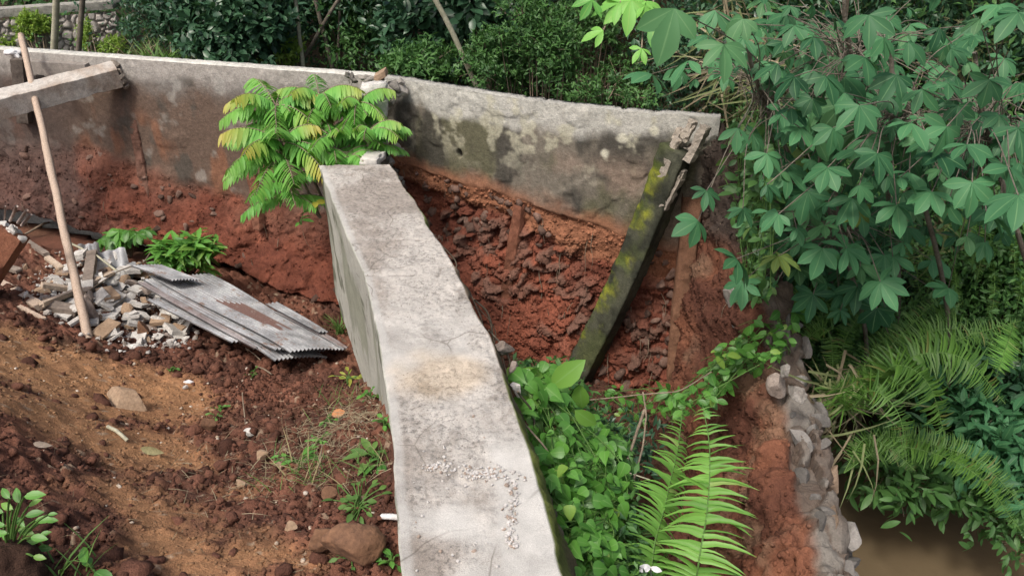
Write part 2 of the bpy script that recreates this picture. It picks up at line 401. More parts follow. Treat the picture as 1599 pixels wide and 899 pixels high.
def tps(P, Z, lam=1e-3):
    n = len(P); d = np.linalg.norm(P[:, None]-P[None], axis=2); K = d*d*np.log(d+1e-9)+np.eye(n)*lam
    A = np.zeros((n+3, n+3)); A[:n, :n] = K; A[:n, n] = 1; A[:n, n+1:] = P; A[n, :n] = 1; A[n+1:, :n] = P.T
    c = np.linalg.solve(A, np.concatenate([Z, [0]*3]))
    def f(X):
        r = np.full(len(X), c[n])+X@c[n+1:]
        for i in range(n):
            q = np.linalg.norm(X-P[i], axis=1); r = r+c[i]*q*q*np.log(q+1e-9)
        return r
    return f
LC = [(50, 375, -1.42), (270, 405, -1.52), (420, 470, -1.6), (520, 540, -1.58), (400, 600, -1.3), (300, 560, -1.28), (606, 665, -.44), (580, 620, -.95), (620, 760, -.36), (628, 899, -.22), (500, 899, -.28), (250, 899, -.25), (0, 899, -.1),
      (0, 470, -.88), (100, 520, -1.02), (200, 620, -1.02), (0, 650, -.24), (-200, 600, .05), (-200, 450, -.75), (-200, 350, -1.3), (140, 530, -1.15), (120, 450, -1.25), (500, 700, -.7), (300, 750, -.62), (150, 720, -.55), (450, 800, -.48), (620, 1300, -.1), (200, 1300, 0), (-200, 1000, .1), (450, 640, -1.15), (20, 420, -1.2)]
_P = np.array([W(a, b, z=c) for a, b, c in LC]); fL = tps(_P[:, :2], _P[:, 2])
RC = np.array([(-.9, 6, -1.75), (0, 5.7, -1.8), (1, 5.2, -1.85), (.5, 4.6, -1.8), (-.3, 4.2, -1.6), (0, 3.2, -1.45), (.9, 3.6, -1.8), (1.2, 3.0, -1.75), (.6, 2.4, -1.45), (.9, 2.0, -1.6), (.5, 1.2, -1.3), (1.2, .8, -1.6), (.4, -.5, -1.2)])
fR = tps(RC[:, :2], RC[:, 2])
def pdist(X, poly):
    best = np.full(len(X), 1e9); side = np.zeros(len(X))
    for a, b in zip(poly[:-1], poly[1:]):
        e = b-a; t = np.clip(((X-a)@e)/(e@e), 0, 1); q = X-a-t[:, None]*e; d = np.linalg.norm(q, axis=1)
        cr = e[0]*q[:, 1]-e[1]*q[:, 0]; m = d < best; best = np.where(m, d, best); side = np.where(m, np.sign(cr), side)
    return best, side
BC = (BL[:, :2]+BR[:, :2])/2
def Wg(pts):
    out = []
    for a, b in pts:
        zz = -.7
        for _ in range(12): q = W(a, b, z=zz); zz = .5*zz+.5*float(fL(q[None, :2])[0])
        out.append(q[:2])
    return np.array(out)
SAND = [Wg([(-200, 500), (0, 560), (110, 590), (200, 620)]), Wg([(60, 640), (190, 690), (270, 720)]), Wg([(270, 690), (325, 735)]), Wg([(180, 770), (260, 850), (330, 930)]), Wg([(390, 870), (470, 880)]), Wg([(370, 765), (430, 760)])]
def terrain(X):
    P3 = np.concatenate([X, np.zeros((len(X), 1))], 1)
    xc = np.interp(X[:, 1], BC[:, 1], BC[:, 0]); left = X[:, 0] < xc
    yw = np.where(X[:, 0] < PB[0, 0], np.interp(X[:, 0], PA[:, 0], PA[:, 1]), np.interp(X[:, 0], PB[:, 0], PB[:, 1]))+.12
    xr = np.interp(X[:, 1], CR[:, 1], CR[:, 0])+.12
    inside = (X[:, 1] < yw) & (X[:, 0] < xr)
    Xc = np.clip(X, [-6, -1.2], [3, 7.2])
    zl = fL(Xc); zr = fR(Xc)
    far = sst(0, 6, np.maximum(-5.2-X[:, 0], 0)+np.maximum(-.5-X[:, 1], 0))
    zl = zl*(1-far)+(-.2)*far
    zin = np.where(left, zl, zr)
    d, sd_ = pdist(X, BANK)
    beyond = sd_ < 0
    slope = np.interp(X[:, 0], [-6, 0, 2, 4], [.35, .7, 1.3, 1.5])
    top = np.interp(X[:, 0], [-6, 0, 3], [.3, 1.6, 3.0])
    out = np.where(beyond, np.minimum(-2.55+slope*d+.25*sst(0, 1, d), top+.08*d), -2.55-np.minimum(d, .6)*.5)
    out = out+beyond*np.minimum(d, 1)*.22*fbm(P3, .9, 4, 3)
    lim = np.clip(out, -3.2, 6)
    z = np.where(inside, zin, lim)
    return z, inside, left, beyond
def H(x, y):
    return float(terrain(np.array([[x, y]], float))[0][0])
def Hs(XY): return terrain(np.asarray(XY, float))[0]
# ------------------------------------------------------------------ the ground, one sheet out to the horizon
gx = np.concatenate([-np.geomspace(120, 5.0, 26), np.arange(-4.9, 1.75, .0125), np.arange(1.76, 6, .06), np.geomspace(6.05, 120, 26)])
gy = np.concatenate([-np.geomspace(80, .6, 18), np.arange(-.5, 1.45, .06), np.arange(1.5, 6.6, .0125), np.arange(6.65, 12, .08), np.geomspace(12.1, 160, 24)])
GX, GY = np.meshgrid(gx, gy, indexing='ij'); X = np.stack([GX.ravel(), GY.ravel()], 1)
z, ins, lef, bey = terrain(X)
P3 = np.concatenate([X, z[:, None]], 1)
n_lo = fbm(P3, 1.7, 4, 11); n_mid = fbm(P3, 7, 4, 12)
dS = np.full(len(X), 9.)
for q, wd in zip(SAND, (.56, .24, .04, .10, .08, .02)): dS = np.minimum(dS, pdist(X, q)[0]-wd)
sand = sst(.12, -.16, dS+.18*n_mid+.16*n_lo)
sm = ins & lef
f1, f2, cid = worley(P3, 16, 4); g1, g2, gid = worley(P3, 38, 8)
clod = (1-f1)*sst(.35, .8, cid)*.085+(1-g1)*.034
rough = np.where(sand > .5, .35, 1)
rough = np.clip(1-.8*sand, .2, 1)
hz = (.034*fbm(P3, 5, 5, 21, .6)+clod*rough*sst(-.5, .2, n_lo+.2)*.8+.022*rough*fbm(P3, 22, 4, 22, .7)+.012*sand*fbm(P3*np.array([1.6, .7, 1]), 9, 3, 5))
dense = (X[:, 0] > -5) & (X[:, 0] < 1.75) & (X[:, 1] > 1.4) & (X[:, 1] < 6.7)
z2 = z+np.where(ins & dense, hz, .05*fbm(P3, 1.3, 3, 8)*np.where(bey, 1, 0))
dark = np.array([.090, .043, .031]); red = np.array([.185, .082, .054]); sandc = np.array([.42, .225, .11]); brn = np.array([.13, .078, .050])
c = mixc(np.tile(dark, (len(X), 1)), np.tile(red, (len(X), 1)), sst(-.35, .45, fbm(P3, 2.6, 5, 31)+.4*(cid-.5)))
c = mixc(c, np.tile(brn, (len(X), 1)), .6*sst(.05, .4, fbm(P3, 1.4, 4, 33)))
c = mixc(c, np.tile(sandc, (len(X), 1)), sand*(.75+.25*n_mid))
# pale crumbs
c = mixc(c, np.tile([.40, .31, .22], (len(X), 1)), .7*sst(.965, .985, gid)*(dense))
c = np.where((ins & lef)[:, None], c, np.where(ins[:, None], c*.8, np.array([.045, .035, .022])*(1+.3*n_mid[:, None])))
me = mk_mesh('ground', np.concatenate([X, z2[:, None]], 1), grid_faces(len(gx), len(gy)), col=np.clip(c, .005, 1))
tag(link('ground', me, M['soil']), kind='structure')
def Hd(x, y):   # height on the finished ground incl. detail
    i = int(np.clip(np.searchsorted(gx, x), 1, len(gx)-1)); j = int(np.clip(np.searchsorted(gy, y), 1, len(gy)-1))
    return float(z2.reshape(len(gx), len(gy))[i, j])
# water of the creek
mb = MB(); wx = np.linspace(-16, 9, 40); wy = np.linspace(-4, 13, 40); A, B = np.meshgrid(wx, wy, indexing='ij')
# creek sheet: only beyond the walls (a strip following the creek)
strip = np.array([[5.8, -.5], [4.0, 1.4], [2.9, 2.6], [2.55, 3.9], [2.3, 5.2], [1.7, 6.4], [0, 7.3], [-3, 8.0], [-8, 9.0], [-14, 9.9]])
tt = nrm(np.gradient(strip, axis=0)); nn = np.stack([-tt[:, 1], tt[:, 0]], 1)
wl = np.where(strip[:, 1] < 5.5, 1.0, .75); wr = np.where(strip[:, 1] < 5.5, 1.3, .75)
cols = []
for k in np.linspace(-1, 1, 9):
    off = np.where(k < 0, k*wr, k*wl); p = strip+nn*off[:, None]; cols.append(np.concatenate([p, np.full((len(p), 1), -2.42)], 1))
V = np.stack(cols, 1).reshape(-1, 3)
V[:, 0] = np.where((V[:, 1] < 5.3) & (V[:, 0] < 1.75), 1.75, V[:, 0])
o = link('creek_water', mk_mesh('creek_water', V, grid_faces(len(strip), 9, False)), M['water']); tag(o, kind='structure')
# ------------------------------------------------------------------ walls
def wall_sheet(poly, ztop, zbot, step, fn, s0=None, s1=None):
    S = poly_s(poly)[-1]; s = np.arange(0, S+step, step); s = np.clip(s, 0, S)
    zz = np.arange(ztop, zbot, -step); SS, ZZ = np.meshgrid(s, zz, indexing='ij'); sf = SS.ravel(); zf = ZZ.ravel()
    p = poly_at(poly, sf); e = .06
    t = nrm(poly_at(poly, np.clip(sf+e, 0, S))-poly_at(poly, np.clip(sf-e, 0, S))); n = np.stack([t[:, 1], -t[:, 0]], 1)
    Q = np.concatenate([p, zf[:, None]], 1)
    d, col, m, dz = fn(sf, zf, Q)
    V = Q.copy(); V[:, :2] += n*d[:, None]; V[:, 2] += dz
    F_ = grid_faces(len(s), len(zz), False)
    return V, F_, col, m, (len(s), len(zz)), n
def split(V, F_, col, m):
    up = m[F_].mean(1) > .5; r = []
    for k in (up, ~up):
        f = F_[k]; u, inv = np.unique(f, return_inverse=True); b = MB(); b.add(V[u], inv.reshape(f.shape), col[u]); r.append(b)
    return r
def coping(V, shp, n, thick, colr, seed):
    """top surface of the wall from the front edge back, then down the far side"""
    nu, nv = shp; fr = V.reshape(nu, nv, 3)[:, 0]; nn_ = n.reshape(nu, nv, 2)[:, 0]; rows = []
    for dd, dz in ((0, 0), (.004, .004), (.03, .008), (.07, .009), (thick*.6, .008), (thick-.01, .004), (thick, -.01), (thick+.10, -.25), (thick+.12, -2.0)):
        q = fr.copy(); q[:, :2] -= nn_*dd; q[:, 2] += dz; q += (.004*fbm(q, 20, 3, seed)[:, None] if dz > 0 else 0); rows.append(q)
    rows[0] = fr
    G = np.stack(rows, 1).reshape(-1, 3); b = MB()
    c = np.tile(colr, (len(G), 1))*(1+.25*fbm(G, 5, 4, seed+1)[:, None]); b.add(G, grid_faces(nu, len(rows), True), c); return b
GREY = np.array([.32, .30, .275]); LITE = np.array([.56, .55, .50]); BRN = np.array([.20, .135, .10]); RED = np.array([.23, .078, .048]); DRED = np.array([.135, .047, .031]); MOSS = np.array([.10, .10, .055]); BLK = np.array([.075, .07, .06]); ORA = np.array([.33, .15, .085])
def stones_in(mb, P, n, seed, k):
    g = np.random.default_rng(seed); Z = fbm(P, 1.6, 3, seed); P = P[Z > -.02]
    for i in range(n):
        c = P[g.integers(len(P))]; s_ = g.uniform(.03, .08); rock(mb, c+[0, s_*.25, 0], (s_*g.uniform(.9, 1.5), s_*.7, s_*g.uniform(.5, .9)), 2, .5, seed*500+i, np.array([.15, .095, .075])*g.uniform(.5, 1.4))
bA = np.array([onwall(a, b, PA) for a, b in [(-150, 215), (0, 225), (100, 232), (200, 250), (300, 275), (400, 305), (500, 325), (590, 325)]])
recA = np.array([onwall(a, b, PA) for a, b in [(-150, 300), (60, 318), (150, 350), (230, 362), (330, 385), (420, 410), (520, 440)]])
def fA(s, z, Q):
    nb = fbm(Q, 3, 4, 41); b = np.interp(s, bA[:, 0], bA[:, 1])+.20*nb
    e = sst(.08, -.12, z-b); zr = np.interp(s, recA[:, 0], recA[:, 1]); u = (zr-z)
    f1, f2, ci = worley(Q*np.array([1, 1, 1.5]), 8, 61); g1, g2, gi = worley(Q, 22, 66)
    xl = sst(2.4, 1.2, s-poly_s(PA)[1]) if False else sst(-2.1, -2.7, Q[:, 0])
    bulge = .01+.17*sst(0, .7, b-z)+.05*fbm(Q, 2.2, 3, 51)
    cut = (-.50*sst(0, .12, u)*xl-.13*(1-xl)*sst(0, .05, u)*sst(.3, .1, u))*1.0
    low = (1-xl)*(.62*sst(.25, 1.75, b-z)+.10*sst(.1,.3,u))
    st = sst(-.1, .25, fbm(Q, 1.3, 3, 52))
    til = vn(Q*8+ci[:, None]*53, 9); earth = bulge+cut+low+.022*st*til+.045*fbm(Q, 6, 5, 53, .62)+.035*fbm(Q*np.array([1, 1, .3]), 5, 3, 70)+.018*st*(1-f1)+.012*(1-g1)
    pl = .006*fbm(Q, 7, 4, 54)+.012*sst(.2, .5, fbm(Q, 3.0, 4, 55))
    d = pl*(1-e)+earth*e
    t = ZT-z
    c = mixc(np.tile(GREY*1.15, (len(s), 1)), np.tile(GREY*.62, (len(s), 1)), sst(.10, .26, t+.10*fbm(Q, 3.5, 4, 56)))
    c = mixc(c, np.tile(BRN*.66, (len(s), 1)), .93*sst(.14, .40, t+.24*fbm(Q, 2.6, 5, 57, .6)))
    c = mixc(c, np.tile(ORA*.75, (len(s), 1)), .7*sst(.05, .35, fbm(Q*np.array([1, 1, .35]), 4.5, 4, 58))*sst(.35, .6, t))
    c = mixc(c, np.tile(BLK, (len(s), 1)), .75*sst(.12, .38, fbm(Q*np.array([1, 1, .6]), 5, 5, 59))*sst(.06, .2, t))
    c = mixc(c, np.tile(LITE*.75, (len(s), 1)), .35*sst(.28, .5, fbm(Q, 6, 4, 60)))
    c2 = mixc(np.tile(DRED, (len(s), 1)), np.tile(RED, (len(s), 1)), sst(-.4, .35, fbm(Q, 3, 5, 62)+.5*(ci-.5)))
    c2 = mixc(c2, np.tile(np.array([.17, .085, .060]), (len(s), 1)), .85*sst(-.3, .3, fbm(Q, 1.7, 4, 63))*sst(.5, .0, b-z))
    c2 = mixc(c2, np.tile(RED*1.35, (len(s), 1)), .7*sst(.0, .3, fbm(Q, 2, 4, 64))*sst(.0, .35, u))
    cc_ = mixc(c, c2, e); cc_ = mixc(cc_, np.tile([.07, .055, .05], (len(s), 1)), .75*sst(-3.5, -4.3, Q[:, 0]+.5*nb)*sst(.1, .4, ZT-z)); return d, cc_, 1-e, 0*z  # far left end darkened in the colour to stand for its shadow
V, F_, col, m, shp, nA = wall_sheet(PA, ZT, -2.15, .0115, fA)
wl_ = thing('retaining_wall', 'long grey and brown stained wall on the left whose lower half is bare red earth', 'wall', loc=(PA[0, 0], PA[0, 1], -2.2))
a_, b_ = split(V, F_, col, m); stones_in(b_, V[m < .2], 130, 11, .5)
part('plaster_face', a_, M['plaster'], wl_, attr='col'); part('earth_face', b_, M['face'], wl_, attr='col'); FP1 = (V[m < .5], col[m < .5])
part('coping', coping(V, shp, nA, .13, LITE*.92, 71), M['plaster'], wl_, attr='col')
# right wall
bB = np.array([onwall(a, b, PB) for a, b in [(600, 240), (640, 262), (700, 283), (760, 296), (820, 316), (900, 343), (980, 368), (1030, 388), (1120, 400)]])
spots = [onwall(972, 215, PB), onwall(1022, 205, PB), onwall(945, 240, PB)]
hole = [onwall(717, 240, PB), onwall(880, 342, PB)]
cav = [onwall(700, 350, PB), onwall(800, 410, PB), onwall(900, 460, PB)]
sB = lambda px: onwall(px, 400, PB)[0]
def fB(s, z, Q):
    nb = fbm(Q, 3.5, 4, 81); b = np.interp(s, bB[:, 0], bB[:, 1])+.05*nb
    e = sst(.02, -.03, z-b); L = len(s)
    wp = .10*np.stack([fbm(Q, 5, 3, 1), fbm(Q, 5, 3, 2), fbm(Q, 5, 3, 3)], 1); f1, f2, ci = worley((Q+wp)*np.array([1, 1, 1.5]), 9, 91); til = vn(Q*7+ci[:, None]*53, 9); g1, g2, gi = worley(Q, 20, 96)
    dn = b-z
    smear = sst(.22, .10, dn+.08*fbm(Q, 4, 3, 84)+.1*sst(sB(760), sB(900), s)*-1)       # red wash over the lower plaster
    bulge = -.02+.26*sst(.25, 1.3, dn)-.05*sst(.12, .2, dn)*sst(.6, .3, dn)*sst(sB(840), sB(780), s)+.07*fbm(Q, 1.8, 3, 82)*sst(.1, .3, dn)
    stn = sst(-.15, .15, fbm(Q, 1.2, 3, 83)+.10)
    edge = sst(.0, .16, f2-f1)
    earth = bulge+.045*fbm(Q, 6, 5, 85, .62)+sst(.12, .3, dn)*(stn*(.030*edge+.06*(ci-.5)+.06*til)+.022*(1-g1))
    pl = .007*fbm(Q, 6, 4, 86)+.012*sst(.1, .3, fbm(Q, 3.0, 4, 87))
    d = pl*(1-e)+earth*e
    t = ZT-z
    lt = sst(.02, -.10, t-.17-.20*fbm(Q, 2.2, 5, 88, .6)-.05*sst(sB(640), sB(700), s))
    c = np.tile(np.array([.175, .155, .125]), (L, 1))
    c = mixc(c, np.tile(MOSS, (L, 1)), .75*sst(-.05, .3, fbm(Q*np.array([1, 1, .45]), 3.4, 5, 89)+.25*sst(sB(820), sB(640), s)-.1))
    c = mixc(c, np.tile(BLK*.8, (L, 1)), .85*sst(.04, .28, fbm(Q*np.array([1, 1, .35]), 4.6, 5, 90)))
    c = mixc(c, np.tile([.33, .245, .19], (L, 1)), .6*sst(.0, .35, fbm(Q, 2.2, 4, 92)+.3*sst(sB(780), sB(900), s)-.15)*sst(.25, .5, t))
    c = mixc(c, np.tile(LITE*.88, (L, 1)), .9*lt)
    c = mixc(c, np.tile([.50, .48, .36], (L, 1)), .6*sst(.18, .4, fbm(Q, 7, 4, 93))*sst(.7, .3, t))
    for q, r0 in zip(spots, (.035, .03, .025)):
        dd = np.hypot(s-q[0], z-q[1])+.02*fbm(Q, 14, 3, 94); c = mixc(c, np.tile([.62, .60, .48], (L, 1)), .85*sst(r0+.012, r0-.012, dd))
    c = mixc(c, np.tile(ORA*.95, (L, 1)), .85*sst(.16, .0, z-b+.10*fbm(Q, 4, 4, 95)))
    for q in hole:
        dd = np.hypot((s-q[0])*1.5, z-q[1]); k = sst(.04, .025, dd); d = d-.06*k; c = mixc(c, np.tile(BLK*.6, (L, 1)), k)
    c2 = mixc(np.tile(DRED*1.05, (L, 1)), np.tile(RED*1.12, (L, 1)), sst(-.35, .35, fbm(Q, 3, 5, 97)+.4*(ci-.5)))
    c2 = mixc(c2, np.tile([.14, .095, .075], (L, 1)), .7*stn*sst(.5, .8, ci)*sst(.1, .3, dn)*sst(1.25, .9, dn))
    c2 = mixc(c2, np.tile(ORA*.95, (L, 1)), .9*smear)
    c2 = mixc(c2, np.tile(RED*1.35, (L, 1)), .6*sst(.9, 1.4, dn+.3*nb))
    return d, mixc(c, c2, e), 1-e, -.012*sst(.2, .5, fbm(Q, 8, 4, 99))*sst(ZT-.03, ZT, z)
V, F_, col, m, shp, nB_ = wall_sheet(PB, ZT, -2.35, .010, fB)
wr_ = thing('retaining_wall', 'right hand wall with mossy grey plaster above exposed red stones, behind the leaning mossy post', 'wall', loc=(PB[0, 0], PB[0, 1], -2.4))
a_, b_ = split(V, F_, col, m); stones_in(b_, V[m < .2], 260, 12, 1.)
part('plaster_face', a_, M['plaster'], wr_, attr='col'); part('earth_face', b_, M['face'], wr_, attr='col'); FP2 = (V[m < .5], col[m < .5])
part('coping', coping(V, shp, nB_, .07, LITE*.55, 72), M['plaster'], wr_, attr='col')
def pilaster(px0, py0, px1, py1, wpx, off, cl, seed, par, poly=PB, depth=.05):
    q0 = onwall(px0, py0, poly); q1 = onwall(px1, py1, poly); nsx, nz = 11, 110
    zz = np.linspace(q0[1], q1[1], nz); u = np.linspace(-1, 1, nsx); S_, Z_ = np.meshgrid(np.linspace(0, 1, nz), u, indexing='ij')
    sc_ = q0[0]+(q1[0]-q0[0])*S_.ravel(); wd = wpx*(1+.12*fbm(np.stack([S_.ravel()*3, 0*S_.ravel(), 0*S_.ravel()+seed], 1), 2, 3, seed))
    s = sc_+Z_.ravel()*wd; p = poly_at(poly, s); t = nrm(poly_at(poly, s+.05)-poly_at(poly, s-.05)); n = np.stack([t[:, 1], -t[:, 0]], 1)
    prof = np.where(np.abs(Z_.ravel()) > .95, -.25, np.where(np.abs(Z_.ravel()) > .78, -.0, .0))+off[0]+(off[1]-off[0])*S_.ravel()
    z_ = np.interp(S_.ravel(), [0, 1], [q0[1], q1[1]]); Q = np.concatenate([p, z_[:, None]], 1)
    prof = prof+.030*fbm(Q, 8, 5, seed, .6); Q[:, :2] += n*prof[:, None]
    c = mixc(np.tile(np.array(cl), (len(Q), 1)), np.tile(np.array(cl)*.6, (len(Q), 1)), sst(0, .4, fbm(Q, 5, 4, seed+1)))
    mb = MB(); mb.add(Q, grid_faces(nz, nsx, True), c); return part('pilaster', mb, M['plaster'], par, attr='col')
pilaster(1082, 300, 1048, 640, .080, (.10, .36), (.20, .105, .065), 3, wr_)
pilaster(812, 318, 790, 585, .05, (.04, .25), (.19, .08, .05), 5, wr_)
pilaster(205, 185, 238, 320, .055, (-.004, .07), (.16, .085, .062), 7, wl_, PA)
pilaster(388, 240, 412, 350, .05, (-.004, .12), (.19, .085, .055), 8, wl_, PA)
# ------------------------------------------------------------------ broken creek side wall (rubble masonry with earth behind)
def side_wall():
    s = np.arange(0, poly_s(CR)[-1], .0125); p = poly_at(CR, s); S = poly_s(CR); zt = np.interp(s, S, CRZ)
    Zn = np.concatenate([p, zt[:, None]], 1); jag = .07*fbm(Zn, 5, 3, 101)+.05*fbm(Zn, 1.6, 2, 102); zt = zt+jag
    # profile (across, drop): earth face on the pit side, crest, outer face to the water
    prof = [(-.62, -1.25), (-.40, -.80), (-.22, -.36), (-.10, -.09), (-.04, 0), (.22, -.02), (.26, -.06), (.30, -.5), (.36, -1.9)]
    prof = np.array(prof); L = np.concatenate([[0], np.cumsum(np.linalg.norm(np.diff(prof, axis=0), axis=1))]); t = np.arange(0, L[-1], .0125)
    ox = np.interp(t, L, prof[:, 0]); oz = np.interp(t, L, prof[:, 1]); nu, nv = len(s), len(t)
    tx = np.gradient(ox); tz = np.gradient(oz); ln = np.hypot(tx, tz); nx, nz = -tz/ln, tx/ln
    wid = np.interp(s, S, [1, 1, .95, .8, .6, .35, .25])
    V = np.zeros((nu, nv, 3)); V[..., 0] = p[:, :1]+np.where(ox < 0, ox[None]*wid[:, None], ox[None]); V[..., 1] = p[:, 1:2]; V[..., 2] = zt[:, None]+oz[None]
    Q = V.reshape(-1, 3); T = np.tile(t, nu); OX = np.tile(ox, nu); NX = np.tile(nx, nu); NZ = np.tile(nz, nu)
    wp = .16*np.stack([fbm(Q, 4, 3, 1), fbm(Q, 4, 3, 2), fbm(Q, 4, 3, 3)], 1); f1, f2, ci = worley((Q+wp)*np.array([1.2, .75, 1.1]), 4.6, 111); g1, g2, gi = worley(Q, 18, 117)
    stone = sst(-.02, .06, OX+.12*fbm(Q, 3, 4, 112)-.03); edge = sst(0, .22, f2-f1)
    d = stone*(.020*edge+.07*(ci-.5)+.085*vn(Q*4+ci[:, None]*53, 7)+.022*fbm(Q, 14, 4, 113, .6))+.05*fbm(Q, 9, 4, 126)*sst(4.0, 4.3, Q[:, 1])+(1-stone)*(.15*fbm(Q*np.array([1, 1.3, .7]), 2.6, 6, 114, .6)+.03*vn(Q*6+ci[:, None]*53, 8)+.02*(1-g1)+.05*fbm(Q*np.array([1, 1.5, .5]), 4, 4, 115))
    d = d+0*d
    Q = Q+np.stack([NX*d, .3*d*fbm(Q, 3, 2, 116), NZ*d], 1)
    c1 = mixc(np.tile([.10, .075, .06], (len(Q), 1)), np.tile([.165, .150, .132], (len(Q), 1)), sst(.1, .8, ci+.5*fbm(Q, 5, 4, 120))); c1 = mixc(np.tile([.09, .065, .05], (len(Q), 1)), c1, sst(-.05, .2, edge))
    c1 = mixc(c1, np.tile([.085, .062, .045], (len(Q), 1)), .95*sst(.0, .3, fbm(Q, 3, 4, 118)+.4*sst(4.0, 4.5, Q[:, 1])))
    c2 = mixc(np.tile([.095, .040, .027], (len(Q), 1)), np.tile([.21, .088, .052], (len(Q), 1)), sst(-.3, .4, fbm(Q, 2.6, 5, 119))); c2 = mixc(c2, np.tile([.21, .13, .085], (len(Q), 1)), .7*sst(.05, .35, fbm(Q, 3.2, 4, 124))); c2 = mixc(c2, np.tile([.062, .050, .042], (len(Q), 1)), .95*sst(-.55, -.3, Q[:, 2]+.1*fbm(Q, 3, 3, 125))*sst(4.1, 4.5, Q[:, 1]))
    return Q, grid_faces(nu, nv, True), mixc(c2, c1, stone), stone
Q, F_, col, m = side_wall()
# fix orientation by looking at the mean normal of the crest
sw = thing('creek_side_wall', 'broken stone wall stump with a red earth slope, running down beside the brown creek', 'wall', loc=(1.55, 1.0, -2.6))
a_, b_ = split(Q, F_, col, m)
_g = np.random.default_rng(5)
for _i in range(150):
    _p = Q[m > .5]; _p = _p[(_p[:, 1] < 4.3) & (_p[:, 2] > -1.5)]; _c = _p[_g.integers(len(_p))]; _s = _g.uniform(.03, .085)
    rock(a_, _c-np.array([0, 0, _s*.45]), (_s*_g.uniform(.8, 1.3), _s*_g.uniform(.8, 1.5), _s*_g.uniform(.5, .8)), 3, .5, 3000+_i, np.array([.19, .178, .165])*_g.uniform(.5, 1.15)*(1 if _g.random() < .75 else np.array([1.1, .85, .65])))
part('stone_crest', a_, M['stone'], sw, False, attr='col'); part('earth_slope', b_, M['face'], sw, attr='col')
FACEPTS = [(Q[m < .5], col[m < .5])]; STP = Q[(m > .6) & (Q[:, 1] < 4.2) & (Q[:, 2] > -1.35)]
